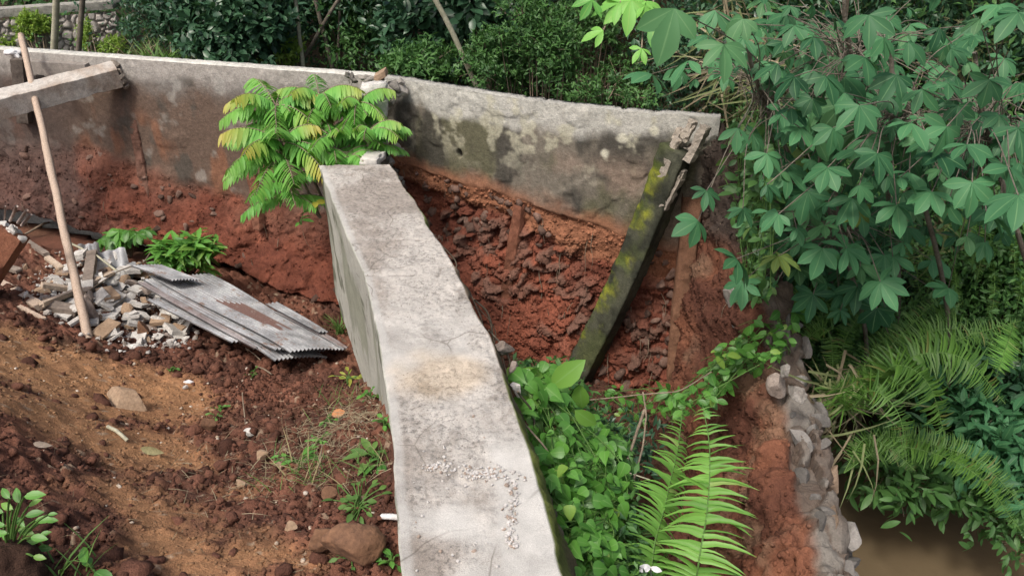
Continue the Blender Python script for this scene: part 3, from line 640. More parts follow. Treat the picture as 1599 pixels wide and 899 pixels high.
# ------------------------------------------------------------------ the near bent concrete wall (top towards the viewer)
def bent_wall():
    SL, SR = poly_s(BL), poly_s(BR); n = 420; q = np.linspace(0, 1, n)
    from_pts = lambda P, S: np.stack([np.interp(q*S[-1], S, P[:, k]) for k in range(3)], 1)
    def smooth(P, k=21):
        K = np.hanning(k); K /= K.sum(); E = np.concatenate([np.repeat(P[:1], k//2, 0), P, np.repeat(P[-1:], k//2, 0)]); R_ = np.stack([np.convolve(E[:, i], K, 'valid') for i in range(3)], 1)
        R_[-k:] = P[-k:]; R_[:k] = P[:k]; return R_
    L = smooth(from_pts(BL, SL)); R = smooth(from_pts(BR, SR)); nz_ = np.stack([q*9, 0*q, 0*q], 1)
    ch = np.minimum(0, fbm(nz_, 1.6, 4, 131)-.12)*.03
    R[:, 0] += ch+.006*fbm(nz_, 4, 3, 132); L[:, 0] += .006*fbm(nz_, 5, 4, 133)
    zb = -1.05-np.zeros(n)
    cols = []; tag_ = []
    lean = np.interp(L[:, 1], [1.5, 2.6, 4, 5.3], [.02, .0, .0, -.0])
    for k in np.linspace(0, 1, 46)[::-1]:            # left face, bottom -> top
        b = L.copy(); b[:, 2] = zb*k; b[:, 0] += lean*k+.012*np.sin(k*3.1); cols.append(b); tag_.append(0)
    for k in np.linspace(0, 1, 60)[1:-1]:
        cols.append(L*(1-k)+R*k); tag_.append(1)
    bat = np.interp(R[:, 1], [1.5, 2.4, 3.4, 5], [.17, .14, .10, .02])
    for k in np.linspace(0, 1, 46):
        b = R.copy(); b[:, 2] = -1.5*k; b[:, 0] += bat*(1-(1-k)**3)*1.0+bat*.8*k; cols.append(b); tag_.append(2)
    V = np.stack(cols, 1); nu, nv = V.shape[:2]; Q = V.reshape(-1, 3).copy(); tg = np.tile(tag_, nu)
    top = tg == 1; left = tg == 0; right = tg == 2
    px = np.tile(np.linspace(0, 1, nv), nu)
    rf = fbm(Q, 26, 5, 141, .65); smo = sst(.0, .25, fbm(Q, 2.2, 3, 142)-.05)*sst(3.6, 2.6, Q[:, 1])
    strip_ = np.zeros(len(Q)); xr = np.repeat(R[:, 0], nv); xl = np.repeat(L[:, 0], nv); u = (Q[:, 0]-xl)/(xr-xl)
    smooth_m = np.clip(sst(.62, .75, u+.03*fbm(Q, 5, 3, 143))*sst(2.5, 2.2, Q[:, 1])+sst(.10, .05, u)*.8+smo, 0, 1)*top
    lip = sst(0, .006, .10+.06*fbm(Q, 3, 3, 145)-np.abs((Q[:, 1]-2.25-.05*fbm(Q, 3, 2, 144)))*1.0)*0
    d = top*((1-smooth_m)*.010*rf+.004*fbm(Q, 9, 3, 146))
    # shallow delamination cracks
    cr = np.abs(fbm(Q*np.array([.6, 1.5, 1]), 2.3, 3, 147)); crack = sst(.012, .0, cr)*sst(3.0, 3.8, Q[:, 1])*top*sst(.1, .2, fbm(Q, 1.5, 2, 148)+.2)
    d = d-.009*crack
    Q[:, 2] += d
    g_ = (left*.006+right*.045)*fbm(Q, 7, 5, 149, .6)+right*.02*(fbm(Q, 3, 3, 150))
    edgek = 1-np.abs(np.tile(np.concatenate([np.zeros(46), np.zeros(58), np.linspace(0, 1, 46)]), nu)*0)
    Q[:, 0] += np.where(right & (Q[:, 2] < -.01), np.maximum(g_, -.02), np.where(left, g_, 0))
    N_ = len(Q); ALPHA = np.where(top, smooth_m, np.where(left, .75, .3))
    c = np.tile([.49, .46, .42], (N_, 1)); c = mixc(c, np.tile([.32, .285, .25], (N_, 1)), sst(-.15, .35, fbm(Q, 2.4, 6, 151, .6))); c = mixc(c, np.tile([.22, .19, .16], (N_, 1)), .6*sst(.12, .4, fbm(Q*np.array([1, .7, 1]), 5, 6, 158, .65)))
    c = mixc(c, np.tile([.48, .475, .45], (N_, 1)), .7*smooth_m)
    c = mixc(c, np.tile([.52, .40, .26], (N_, 1)), .5*sst(.28, .12, np.hypot(Q[:, 0]+.30, (Q[:, 1]-2.75)*1.2)+.1*fbm(Q, 5, 3, 152)))
    c = mixc(c, np.tile([.18, .16, .14], (N_, 1)), .8*crack)
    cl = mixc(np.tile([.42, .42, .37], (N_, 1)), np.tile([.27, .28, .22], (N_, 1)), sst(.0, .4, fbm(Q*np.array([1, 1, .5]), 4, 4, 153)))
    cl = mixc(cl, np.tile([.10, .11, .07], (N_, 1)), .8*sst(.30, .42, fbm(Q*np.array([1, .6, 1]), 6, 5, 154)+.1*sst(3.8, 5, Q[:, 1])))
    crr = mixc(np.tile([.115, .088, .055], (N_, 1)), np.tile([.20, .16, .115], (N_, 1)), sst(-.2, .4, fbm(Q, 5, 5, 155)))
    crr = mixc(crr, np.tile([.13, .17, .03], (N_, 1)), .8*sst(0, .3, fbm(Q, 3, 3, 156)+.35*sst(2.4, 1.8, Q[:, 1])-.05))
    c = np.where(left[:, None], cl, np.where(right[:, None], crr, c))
    F_ = [grid_faces(nu, nv, False)]
    c = np.concatenate([c, ALPHA[:, None]], 1); mb = MB(); mb.add(Q, F_, c)
    # far broken end
    end = Q.reshape(nu, nv, 3)[-1]; cen = end.mean(0); k = [end]
    for f in (.75, .5, .25, .02):
        r_ = cen+(end-cen)*f; r_ = r_+np.stack([0*f1_ for f1_ in r_.T], 1); r_[:, 1] += .03*fbm(r_, 8, 3, 157)+.02; k.append(r_)
    G = np.stack(k, 0).reshape(-1, 3); mb.add(G, grid_faces(5, nv, False), [.36, .34, .31, 0])
    return mb
single('bent_concrete_wall', bent_wall(), M['beam'], 'thick bent concrete wall with a broad pale pitted top, running from the viewer to the corner', 'wall', attr='col')
# ------------------------------------------------------------------ clods, crumbs and litter on the bare soil
def hd(p): return Hd(p[0], p[1])
def curve3(P):
    P = np.asarray(P); s = np.linspace(0, len(P)-1, 14); return np.stack([np.interp(s, np.arange(len(P)), P[:, k]) for k in range(3)], 1)
def scatter_rocks(mb, P, size, sub, seed, cols, flat=.75):
    g = np.random.default_rng(seed); V0, Fc = ICO[sub]; N = len(P); k = len(V0)
    R = rotm(N, g); sc = size[:, None]*g.uniform(.6, 1.15, (N, 3)); VV = V0[None]*sc[:, None]
    VV = np.einsum('nij,nkj->nki', R, VV); VV[..., 2] *= flat
    flatV = VV.reshape(-1, 3); off = np.repeat(g.uniform(0, 90, (N, 3)), k, 0); sz = np.repeat(size, k)
    flatV = flatV*(1+.8*fbm(flatV/sz[:, None]+off, 1.5, 3, seed)[:, None])
    C = np.repeat(cols, k, 0); Fa = (Fc[None]+np.arange(N)[:, None, None]*k).reshape(-1, 3)
    mb.add(flatV+np.repeat(P, k, 0), Fa, C)
def gridz(XY):
    i = np.clip(np.searchsorted(gx, XY[:, 0]), 1, len(gx)-1); j = np.clip(np.searchsorted(gy, XY[:, 1]), 1, len(gy)-1)
    return z2.reshape(len(gx), len(gy))[i, j]
Z2 = z2.reshape(len(gx), len(gy)); SND = sand.reshape(len(gx), len(gy))
def gsand(XY):
    i = np.clip(np.searchsorted(gx, XY[:, 0]), 1, len(gx)-1); j = np.clip(np.searchsorted(gy, XY[:, 1]), 1, len(gy)-1)
    return SND[i, j]
def ground_pts(N, x0, x1, y0, y1, g, sandmax=1.1, clump=0, left=True):
    XY = np.stack([g.uniform(x0, x1, N), g.uniform(y0, y1, N)], 1)
    if left: XY = XY[XY[:, 0] < np.interp(XY[:, 1], BL[:, 1], BL[:, 0])-.02]
    keep = (g.random(len(XY))*1.0 < (1.05-gsand(XY)*sandmax))
    if clump: keep &= fbm(np.concatenate([XY, 0*XY[:, :1]], 1), clump, 3, 5) > g.uniform(-.5, .25, len(XY))
    XY = XY[keep]; return np.concatenate([XY, gridz(XY)[:, None]], 1)
g = np.random.default_rng(77); mb = MB()
soilc = lambda n, g: mixc(np.tile([.060, .028, .020], (n, 1)), np.tile([.165, .075, .050], (n, 1)), g.random(n))
P = ground_pts(11000, -4.6, 0, 1.6, 6.2, g, .9, 1.4); scatter_rocks(mb, P+[0, 0, .002], g.uniform(.010, .026, len(P))*(.6+.8*g.random(len(P))**3), 1, 1, soilc(len(P), g))
P = ground_pts(2600, -3.8, 0, 1.6, 5.6, g, 1.0, 1.2); scatter_rocks(mb, P+[0, 0, .004], g.uniform(.02, .05, len(P))*(.6+.7*g.random(len(P))**2), 2, 2, soilc(len(P), g))
P = ground_pts(26000, -3.6, 0, 1.5, 4.6, g, .55, 0); scatter_rocks(mb, P+[0, 0, .002], g.uniform(.004, .013, len(P)), 1, 3, mixc(soilc(len(P), g), np.tile([.36, .21, .11], (len(P), 1)), gsand(P[:, :2])*.8))
P = ground_pts(420, -4.2, 0, 1.6, 5.6, g, .2, 0); scatter_rocks(mb, P+[0, 0, .004], g.uniform(.005, .014, len(P)), 1, 4, mixc(np.tile([.42, .33, .24], (len(P), 1)), np.tile([.62, .55, .47], (len(P), 1)), g.random(len(P))))
single('soil_clods', mb, M['soil'], None, None, kind='stuff', attr='col')
# earth crumbs sticking to and lying under the exposed faces
mb = MB()
for (q_, c_), n_, s0_, s1_ in ((FP1, 6000, .004, .014), (FP2, 8000, .005, .018), (FACEPTS[0], 7000, .005, .018)):
    ii = g.integers(0, len(q_), n_); scatter_rocks(mb, q_[ii], s0_+(s1_-s0_)*g.random(n_)**2, 1, int(g.integers(99)), c_[ii]*g.uniform(.65, 1.25, (n_, 1)), .9)
P = ground_pts(2600, -.9, 1.4, 2.0, 6.0, g, 0, 0, False); P = P[P[:, 0] > np.interp(P[:, 1], BR[:, 1], BR[:, 0])+.1]
scatter_rocks(mb, P, g.uniform(.01, .04, len(P)), 1, 6, soilc(len(P), g)*.9)
single('earth_crumbs', mb, M['face'], None, None, kind='stuff', attr='col')
mb = MB()
for (q_, c_), n_ in ((FP1, 40), (FP2, 90), (FACEPTS[0], 50)):
    for i in range(n_):
        a0 = q_[g.integers(len(q_))]+[0, -.03, .01]; ln = g.uniform(.08, .35); ll = [a0]
        for k in range(5): ll.append(ll[-1]+np.array([g.normal(0, .18), -.06+g.normal(0, .1), -1])*ln/5)
        mb.tube(curve3(ll), np.linspace(.0035, .001, len(curve3(ll)))*g.uniform(.5, 1.3), 4)
single('fine_roots', mb, M['twig'], None, None, kind='stuff')
# dry straw and root litter
mb = MB(); g = np.random.default_rng(78)
def litter(N, c, r, ln, g, extra):
    XY = c+g.normal(size=(N, 2))*r; XY = XY[XY[:, 0] < np.interp(XY[:, 1], BL[:, 1], BL[:, 0])-.01]; N = len(XY)
    P = np.concatenate([XY, gridz(XY)[:, None]+.008+g.random((N, 1))*.02], 1); d = g.normal(size=(N, 3)); d[:, 2] = g.uniform(-.1, .35, N)
    leaves(mb, T_BLADE, P, d, np.tile([0, 0, 1.], (N, 1))+.3*g.normal(size=(N, 3)), g.uniform(ln*.4, ln, N), g.random(N), extra, .6)
c1 = W(560, 660, z=-.7)[:2]; c2 = W(480, 720, z=-.65)[:2]; c3 = W(590, 590, z=-.9)[:2]
litter(700, c1, (.20, .28), .14, g, 0); litter(500, c2, (.30, .3), .12, g, 0); litter(160, c3, (.10, .16), .14, g, 0); litter(420, np.array([-1.5, 3.2]), (1.1, 1.0), .07, g, 0)
single('dry_straw', mb, M['Ldry'], None, None, kind='stuff')
# ------------------------------------------------------------------ rubble heap
def onz(px, py, dz=0.0):
    """place on the built ground along a photo ray"""
    r = ray(px, py); t = np.linspace(1, 12, 1200); P = np.array([0, 0, CAMH])+t[:, None]*r
    zz = gridz(P[:, :2]) if True else 0; i = int(np.argmax(P[:, 2] < zz)); q = P[i].copy(); q[2] = zz[i]+dz; return q
def stone_at(name, px, py, wpx, hpx, mat, label, cat, seed, group=None, sub=3, sink=.25, dep=1.0, dz=0, ang=.35):
    q = onz(px, py+hpx*.35); k = np.linalg.norm(q-[0, 0, CAMH])/F*.97
    sx = wpx*k*.5; sz = hpx*k*.5*1.05; mb = MB(); rock(mb, q+[0, 0, sz*(1-sink)+dz], (sx*1.25, sx*dep*1.15, sz*1.3), sub, ang, seed, R=Matrix.Rotation((seed*1.7) % 6.28, 3, 'Z') and np.array(Matrix.Rotation(((seed*1.7) % 1.0-.5)*.7, 3, 'Z')))
    return single(name, mb, M[mat], label, cat, group=group, smooth=sub > 3)
g = np.random.default_rng(80)
poly_r = np.array([(95, 420), (170, 405), (240, 430), (300, 470), (310, 500), (285, 545), (200, 545), (140, 520), (70, 480), (60, 440)])
def in_poly(p, poly):
    x, y = p; c = False; j = len(poly)-1
    for i in range(len(poly)):
        if (poly[i][1] > y) != (poly[j][1] > y) and x < (poly[j][0]-poly[i][0])*(y-poly[i][1])/(poly[j][1]-poly[i][1])+poly[i][0]: c = not c
        j = i
    return c
n = 0; GR = 'broken pieces in the rubble heap beside the corrugated sheets'
while n < 210:
    px, py = g.uniform(60, 310), g.uniform(405, 545)
    if not in_poly((px, py), poly_r): continue
    s_ = g.uniform(8, 26)*(1 if g.random() < .75 else 1.5); q = onz(px, py, g.uniform(0, .10) if 120 < px < 270 and py < 520 else .01)
    k = 6.2/F; a = s_*k*.5; mt = ['chunk', 'chunk', 'chunkdark', 'chunktan'][int(g.integers(4))]; mb = MB()
    kind = g.random(); LOCP = ('left of the pole' if px < 60+py*.145 else 'right of the pole' if px < 215 else 'next to the sheets')+(' toward the wall' if py < 455 else ' at mid slope' if py < 500 else ' at the lower edge')
    if kind < .5:
        rock(mb, q, (a*g.uniform(.8, 1.4), a*g.uniform(.7, 1.1), a*g.uniform(.4, .8)), 2, .3, 1000+n)
        single('rubble_chunk', mb, M[mt], {'chunk': 'pale grey', 'chunkdark': 'dark brown', 'chunktan': 'tan'}[mt]+' angular lump in the rubble heap, '+LOCP, 'rubble', group={'chunk': 'pale', 'chunkdark': 'dark', 'chunktan': 'tan'}[mt]+' angular rubble lumps '+LOCP, smooth=False)
    else:
        R = rotm(g=g); R = np.array(Matrix.Rotation(g.uniform(0, 6), 3, 'Z') @ Matrix.Rotation(g.uniform(-.6, .6), 3, 'X'))
        slab(mb, q+[0, 0, .02], R[:, 0]*a*g.uniform(.9, 1.9), R[:, 1]*a*g.uniform(.5, 1), R[:, 2]*a*.22, .004, 4, 1000+n)
        single('rubble_fragment', mb, M['chunk' if kind < .85 else 'chunktan'], ('pale grey' if kind < .85 else 'tan')+' flat fragment in the rubble heap, '+LOCP, 'rubble', group=('pale' if kind < .85 else 'tan')+' flat rubble fragments '+LOCP, smooth=False)
    n += 1
mb = MB(); P = []
while len(P) < 1500:
    px, py = g.uniform(20, 320), g.uniform(395, 560)
    if in_poly((px+g.normal(0, 10), py+g.normal(0, 8)), poly_r): P.append(onz(px, py, g.uniform(0, .03)))
P = np.array(P); scatter_rocks(mb, P, .006+.020*g.random(len(P))**2, 1, 9, mixc(np.tile([.20, .16, .13], (len(P), 1)), np.tile([.52, .50, .47], (len(P), 1)), g.random(len(P))))
single('rubble_crumbs', mb, M['stone'], None, None, kind='stuff', attr='col', smooth=False)
# wider scatter of little stones
for i in range(46):
    px, py = g.uniform(10, 190), g.uniform(395, 470)
    q = onz(px, py); mb = MB(); a = g.uniform(.012, .035); rock(mb, q+[0, 0, a*.3], (a*1.3, a, a*.7), 2, .3, 1500+i)
    single('rubble_chunk', mb, M[['chunkdark', 'chunktan', 'chunk'][i % 3]], ['dark brown', 'tan', 'pale grey'][i % 3]+' little stone strewn on soil between the broken post and the heap', 'stone', group=['dark', 'tan', 'pale'][i % 3]+' little stones strewn left of the rubble heap', smooth=False)
SG = [('concrete_block', 208, 503, 30, 24, 'chunk', 'light grey squared concrete block, largest at the lower edge of the rubble heap', 'concrete block'),
      ('rough_stone', 225, 518, 24, 22, 'boulder', 'mossy olive stone just right of the light grey squared block', 'stone'),
      ('rough_stone', 249, 503, 20, 18, 'chunktan', 'tan squared stone at the lower right edge of the rubble heap', 'stone'),
      ('rough_stone', 290, 489, 26, 14, 'chunk', 'flat grey stone lying beside the edge of the corrugated sheets', 'stone'),
      ('rough_stone', 268, 497, 24, 16, 'chunktan', 'round orange brown stone below the flat grey stone', 'stone'),
      ('rough_stone', 148, 490, 26, 44, 'chunkdark', 'upright brown block leaning against the foot of the pole', 'stone'),
      ('rough_stone', 203, 624, 58, 34, 'chunktan', 'large flat tan stone alone on the red soil', 'stone'),
      ('boulder', 505, 842, 40, 40, 'boulder', 'smaller rounded muddy boulder, left one of the touching pair at the bottom', 'boulder'),
      ('boulder', 554, 856, 76, 56, 'boulder', 'larger reddish brown boulder, right one of the touching pair at the bottom', 'boulder'),
      ('rough_stone', 413, 711, 24, 20, 'chunktan', 'small squarish tan stone in the middle of the red soil', 'stone'),
      ('rough_stone', 377, 757, 18, 14, 'chunktan', 'little orange stone lying between the sandy patch and the squarish tan stone', 'stone'),
      ('rough_stone', 388, 678, 20, 10, 'chunk', 'small pinkish pale stone on the soil above the squarish tan stone', 'stone'),
      ('rough_stone', 518, 773, 30, 18, 'boulder', 'crumbly red clod stone above the pair of boulders', 'stone'),
      ('rough_stone', 455, 822, 18, 16, 'chunktan', 'small pale brown stone to the left of the pair of boulders', 'stone'),
      ('rough_stone', 328, 662, 20, 20, 'boulder', 'dark red clod stone right of the curled dry leaf', 'stone'),
      ('rough_stone', 291, 605, 8, 7, 'chunk', 'tiny white pebble on the soil above the weeds', 'pebble')]
for i, a in enumerate(SG):
    big = a[0] == 'boulder'
    stone_at(*a, seed=300+i, sub=4 if big else 3, sink=.3 if not big else -.1, dep=.8, ang=.6 if big else .3)
# white shards
for i, (px, py, w_) in enumerate([(284, 516, 14), (285, 534, 14), (295, 598, 11), (243, 505, 9)]):
    q = onz(px, py, .008); R = np.array(Matrix.Rotation(i*1.3, 3, 'Z') @ Matrix.Rotation(.25, 3, 'X')); a = w_*.5*np.linalg.norm(q-[0, 0, 2])/F
    mb = MB(); slab(mb, q, R[:, 0]*a, R[:, 1]*a*.9, R[:, 2]*.004, .002, 3, 400+i)
    single('plaster_shard', mb, M['white' if i < 3 else 'chunk'], ['white plaster shard nearest the lower edge of the sheets', 'white plaster shard just below the other, at the heap edge', 'thin white shard lying alone on dark soil below the heap', 'pale shard between two squared stones of the heap', 'pale crumpled shard right of the sandy patch on the lower soil', 'small pale shard beside a sandy patch, low on the soil'][i], 'shard', smooth=False)
# ------------------------------------------------------------------ corrugated sheets
E1 = np.array([-1.57, 4.58, -1.13]); WV = np.array([.305, .395, -.227]); S1 = W(205, 412, z=-.98); LV = S1-E1; LV_n = LV/np.linalg.norm(LV)
NRM = np.cross(WV, LV); NRM /= np.linalg.norm(NRM); NRM *= np.sign(NRM[2])
def sheet(a, b, length, width, lift, label, rust=0, rot=0, seed=0, pitch=.036):
    """a along the length from the low end, b across, in metres"""
    wn = WV/np.linalg.norm(WV); ln = LV_n; nu = int(width/pitch*8)+1; nv = 30
    u = np.linspace(0, width, nu); v = np.linspace(0, length, nv); U, Vv = np.meshgrid(u, v, indexing='ij')
    c, s = math.cos(rot), math.sin(rot); w2 = wn*c+ln*s; l2 = ln*c-wn*s
    o = E1+ln*a+wn*b+NRM*lift; hgt = .0085*np.cos(U*2*np.pi/pitch)+.022*np.sin(Vv*2.7+seed)*np.sin(U*5+seed)+.03*np.clip(U/width-.8, 0, 1)*np.sin(Vv*5+seed)-.05*np.clip(.12-Vv, 0, 1)*np.sin(U*8+seed*2)
    g = np.random.default_rng(seed); jag = (g.random(nu)-.5)*.0
    P = o+U[..., None]*w2+Vv[..., None]*l2+hgt[..., None]*NRM; P = P.reshape(-1, 3); P2 = P-NRM*.0025
    k = len(P); rs = np.zeros((k, 3)); rs[:, 0] = .5; fu = (U/width).ravel()
    if rust == 1: rs[:, 2] = sst(.30, .38, fu)*sst(.74, .66, fu)*sst(.22, .30, (Vv/length).ravel()+.05*np.sin(fu*30))
    if rust == 2: rs[:, 2] = .45
    mb = MB(); mb.add(P, grid_faces(nu, nv, False), rs); mb.add(P2, grid_faces(nu, nv, True), rs)
    # closed rim
    rim = np.concatenate([np.arange(nv), (np.arange(1, nu)*nv+nv-1), ((nu-1)*nv+np.arange(nv-2, -1, -1)), (np.arange(nu-2, 0, -1)*nv)])
    RV = np.concatenate([P[rim], P2[rim]]); m = len(rim); i = np.arange(m); mb.add(RV, np.stack([i, (i+1) % m, m+(i+1) % m, m+i], 1), [.5, 0, 0])
    ce = P.mean(0); V_ = mb.mesh('corrugated_sheet', True, ce); ob = link('corrugated_sheet', V_, M['zinc'], loc=ce); tag(ob, label, 'metal sheet', 'stack of old corrugated roofing sheets'); return ob
sheet(0, 0, 1.62, .55, 0, 'topmost corrugated sheet with a wide brown rusty band down its middle', 1, 0, 1)
sheet(.08, -.06, 1.48, .50, -.022, 'corrugated sheet second from the top, its pale edge showing beside the rusty banded one', 0, .015, 2)
sheet(.22, -.11, 1.32, .5, -.045, 'grey corrugated sheet third from the top, stepped back along the near side', 2, .03, 3)
sheet(.03, -.09, 1.2, .5, -.066, 'corrugated sheet low in the stack, its corner poking out by the soil', 0, -.02, 4)
sheet(.38, -.17, .95, .34, -.085, 'lowest narrow corrugated sheet jutting from under the near edge of the stack', 0, .02, 5)
sheet(.26, .50, .62, .12, .03, 'short narrow corrugated strip lying on the far side of the stack', 0, -.03, 6)
sheet(.02, .52, .75, .09, -.01, 'thin dented corrugated strip beneath the short far one', 2, .0, 7)
sheet(1.32, -.02, .38, .32, .03, 'torn light corrugated piece on the rubble at the upper end of the stack', 0, .25, 8)
# bent white sheet scraps in the heap
def scrap(px, py, wpx, hpx, rot, tilt, label, seed, mat='zinc'):
    q = onz(px, py, .07); k = np.linalg.norm(q-[0, 0, 2])/F; R = np.array(Matrix.Rotation(rot, 3, 'Z') @ Matrix.Rotation(tilt, 3, 'X'))
    n = 14; u = np.linspace(-1, 1, n); U, Vv = np.meshgrid(u, u, indexing='ij'); hh = .012*np.cos(U*9)+.05*np.abs(U)*Vv
    P = q+U[..., None]*R[:, 0]*wpx*k*.5+Vv[..., None]*R[:, 1]*hpx*k*.5*(1-.25*np.abs(U[..., None]))+hh[..., None]*R[:, 2]; P = P.reshape(-1, 3)
    mb = MB(); mb.add(P, grid_faces(n, n)); mb.add(P-R[:, 2]*.004, grid_faces(n, n, True)); i = np.arange(n)
    b = np.concatenate([i, i[1:]*n+n-1, (n-1)*n+i[-2::-1], i[-2:0:-1]*n]); m = len(b); j = np.arange(m)
    mb.add(np.concatenate([P[b], P[b]-R[:, 2]*.004]), np.stack([j, (j+1) % m, m+(j+1) % m, m+j], 1)); single('sheet_scrap', mb, M[mat], label, 'metal scrap')
scrap(176, 420, 44, 40, .5, .5, 'bent whitish sheet scrap folded up at the back of the heap', 1)
scrap(205, 432, 36, 34, -.7, -.4, 'crumpled grey sheet scrap between the folded one and the corrugated stack', 2)
scrap(143, 404, 26, 22, .3, .6, 'small bluish grey sheet scrap standing behind the pole', 3)
scrap(232, 462, 56, 26, .2, .2, 'wide pale curved scrap lying across the middle of the heap', 4)
scrap(190, 452, 34, 24, 1.1, .3, 'pale scrap lying under the bent thin stick', 5, 'chunk')
# ------------------------------------------------------------------ poles, sticks, timber
def stick(name, pts, r, mat, label, cat='stick', n=7, wob=.006, seed=0, group=None):
    P = np.asarray(pts, float); S = poly_s(P); m = max(12, int(S[-1]/.05)); s = np.linspace(0, S[-1], m); Q = np.stack([np.interp(s, S, P[:, k]) for k in range(3)], 1)
    w_ = np.stack([s*3, 0*s+seed, 0*s], 1); Q = Q+wob*np.stack([fbm(w_, 1.3, 3, seed), fbm(w_, 1.3, 3, seed+1), fbm(w_, 1.3, 3, seed+2)], 1)
    rr = np.interp(s, S, np.broadcast_to(r, (len(P),)))*(1+.12*fbm(w_, 3, 3, seed+3)); mb = MB(); mb.tube(Q, rr, n); return single(name, mb, M[mat], label, cat, group=group)
pb = onz(138, 530, -.03); pt = W(33, 55, y=W(38, 82, z=ZT)[1]-.12)
stick('wooden_pole', [pb, pt], [.034, .026], 'pole', 'long peeled crooked pole standing on the rubble and leaning over the left wall', 'pole', 8, .007, 4)
def timber(px0, py0, px1, py1, w_, h_, mat, label, d0=.03, d1=.03, seed=0, name='timber_piece', cat='timber'):
    a = onz(px0, py0, d0); b = onz(px1, py1, d1); ax = (b-a)/2; az = np.array([0, 0, 1.])-ax*ax[2]/(ax@ax); az /= np.linalg.norm(az); ay = np.cross(az, ax); ay /= np.linalg.norm(ay)
    mb = MB(); slab(mb, (a+b)/2, ax, ay*w_/2, az*h_/2, .004, 26, seed); return single(name, mb, M[mat], label, cat, smooth=False)
timber(-40, 428, 68, 492, .075, .05, 'pole', 'pale sawn board running in from the left edge of the sand', .05, .04, 11)
timber(30, 482, 72, 503, .03, .02, 'pole', 'thin pale batten just below the sawn board', .02, .02, 12)
timber(0, 418, 34, 432, .06, .03, 'darkwood', 'short dark brown wood piece beside the broken post', .03, .03, 13)
timber(68, 456, 118, 462, .06, .04, 'wood', 'light wood block lying left of the pole', .05, .05, 14)
timber(66, 487, 128, 468, .05, .035, 'wood', 'thin tapering board under the pole, tilted up to the right', .05, .09, 15)
timber(138, 470, 152, 420, .08, .06, 'darkwood', 'grey weathered plank leaning upward behind the pole', .05, .16, 16)
timber(140, 462, 182, 446, .05, .03, 'wood', 'pale board crossing the heap to the right of the pole', .10, .12, 17)
timber(64, 484, 122, 492, .10, .09, 'darkwood', 'charred dark log end under the thin tapering board', .02, .02, 18)
timber(33, 376, 75, 402, .05, .03, 'darkwood', 'grey split board on the soil behind the broken post', .04, .03, 19)
timber(75, 408, 98, 425, .05, .03, 'wood', 'short pale board piece left of the pole, behind the light block', .04, .03, 20)
stick('thin_stick', [onz(113, 397, .12), onz(160, 425, .15), onz(208, 455, .10)], .010, 'bamboo', 'straight thin cane lying over the heap to the right of the pole', seed=5)
stick('thin_stick', [onz(140, 478, .12), onz(190, 448, .15), onz(232, 436, .17), onz(248, 418, .2)], .005, 'twig', 'slender dark bent twig crossing over the heap toward the sheets', seed=6)
stick('thin_stick', [onz(40, 372, .04), onz(75, 366, .12), onz(108, 361, .2)], .011, 'twig', 'thick twig lying level against the foot of the left wall', seed=7)
for i, (a, b, c_, r) in enumerate([((380, 620), (384, 665), 'upright thin broken twig in the soil among the weeds', .004), ((170, 672), (200, 692), 'curled pale stick lying on the edge of the sand', .011), ((400, 575), (425, 588), 'short pale root lying on the soil below the sheets', .005), ((385, 548), (408, 570), 'thin pale root near the soil edge of the sheets', .004), ((505, 700), (498, 745), 'bare stalk bent over beside the straw', .003), ((598, 816), (626, 818), 'short white plastic strip against the bent wall', .012)]):
    stick('thin_stick', [onz(*a, .02), onz((a[0]+b[0])/2, (a[1]+b[1])/2, .035), onz(*b, .02)], r, 'white' if 'white' in c_ else 'twig' if i != 1 else 'bamboo', c_, 'strip' if 'white' in c_ else 'stick', 6, .004, 20+i)
# ------------------------------------------------------------------ broken post with bars, brace beam, leaning post, rubble at the corner
def stub():
    base = W(-30, 470, z=-.95); top = W(26, 352, z=-.62); top = np.array([-3.55, 5.2, -.72]); top = W(20, 360, y=5.05); base = W(-40, 455, y=4.85)
    t = thing('broken_concrete_post', 'broken concrete post with bare steel bars sticking out, cut by the left edge', 'post', loc=tuple(base))
    ax = (top-base)/2; a = nrm(ax); ay = nrm(np.cross(a, [0, 1., 0])); az = np.cross(a, ay); mb = MB()
    slab(mb, (top+base)/2, ax, ay*.10, az*.10, .010, 26, 51, [.23, .10, .06], chip=.03); part('post_shaft', mb, M['face'], t, attr='col')
    mb = MB()
    for i in range(9): rock(mb, top+ay*g.uniform(-.09, .09)+az*g.uniform(-.09, .09)+a*g.uniform(-.02, .04), (.045, .04, .035), 2, .5, 520+i)
    part('crumbled_head', mb, M['chunk'], t, False)
    for i, (p0, p1) in enumerate([((16, 345), (26, 322)), ((28, 348), (42, 328)), ((34, 352), (48, 335)), ((6, 352), (8, 322))]):
        mb = MB(); y_ = 5.0+.04*i; A_ = W(*p0, y=y_+.03); B_ = W(*p1, y=y_-.04); mb.tube([A_, (A_+B_)/2+[.004, 0, .003], B_], .011 if i < 3 else .006, 7); part('steel_bar', mb, M['steel'], t)
stub()
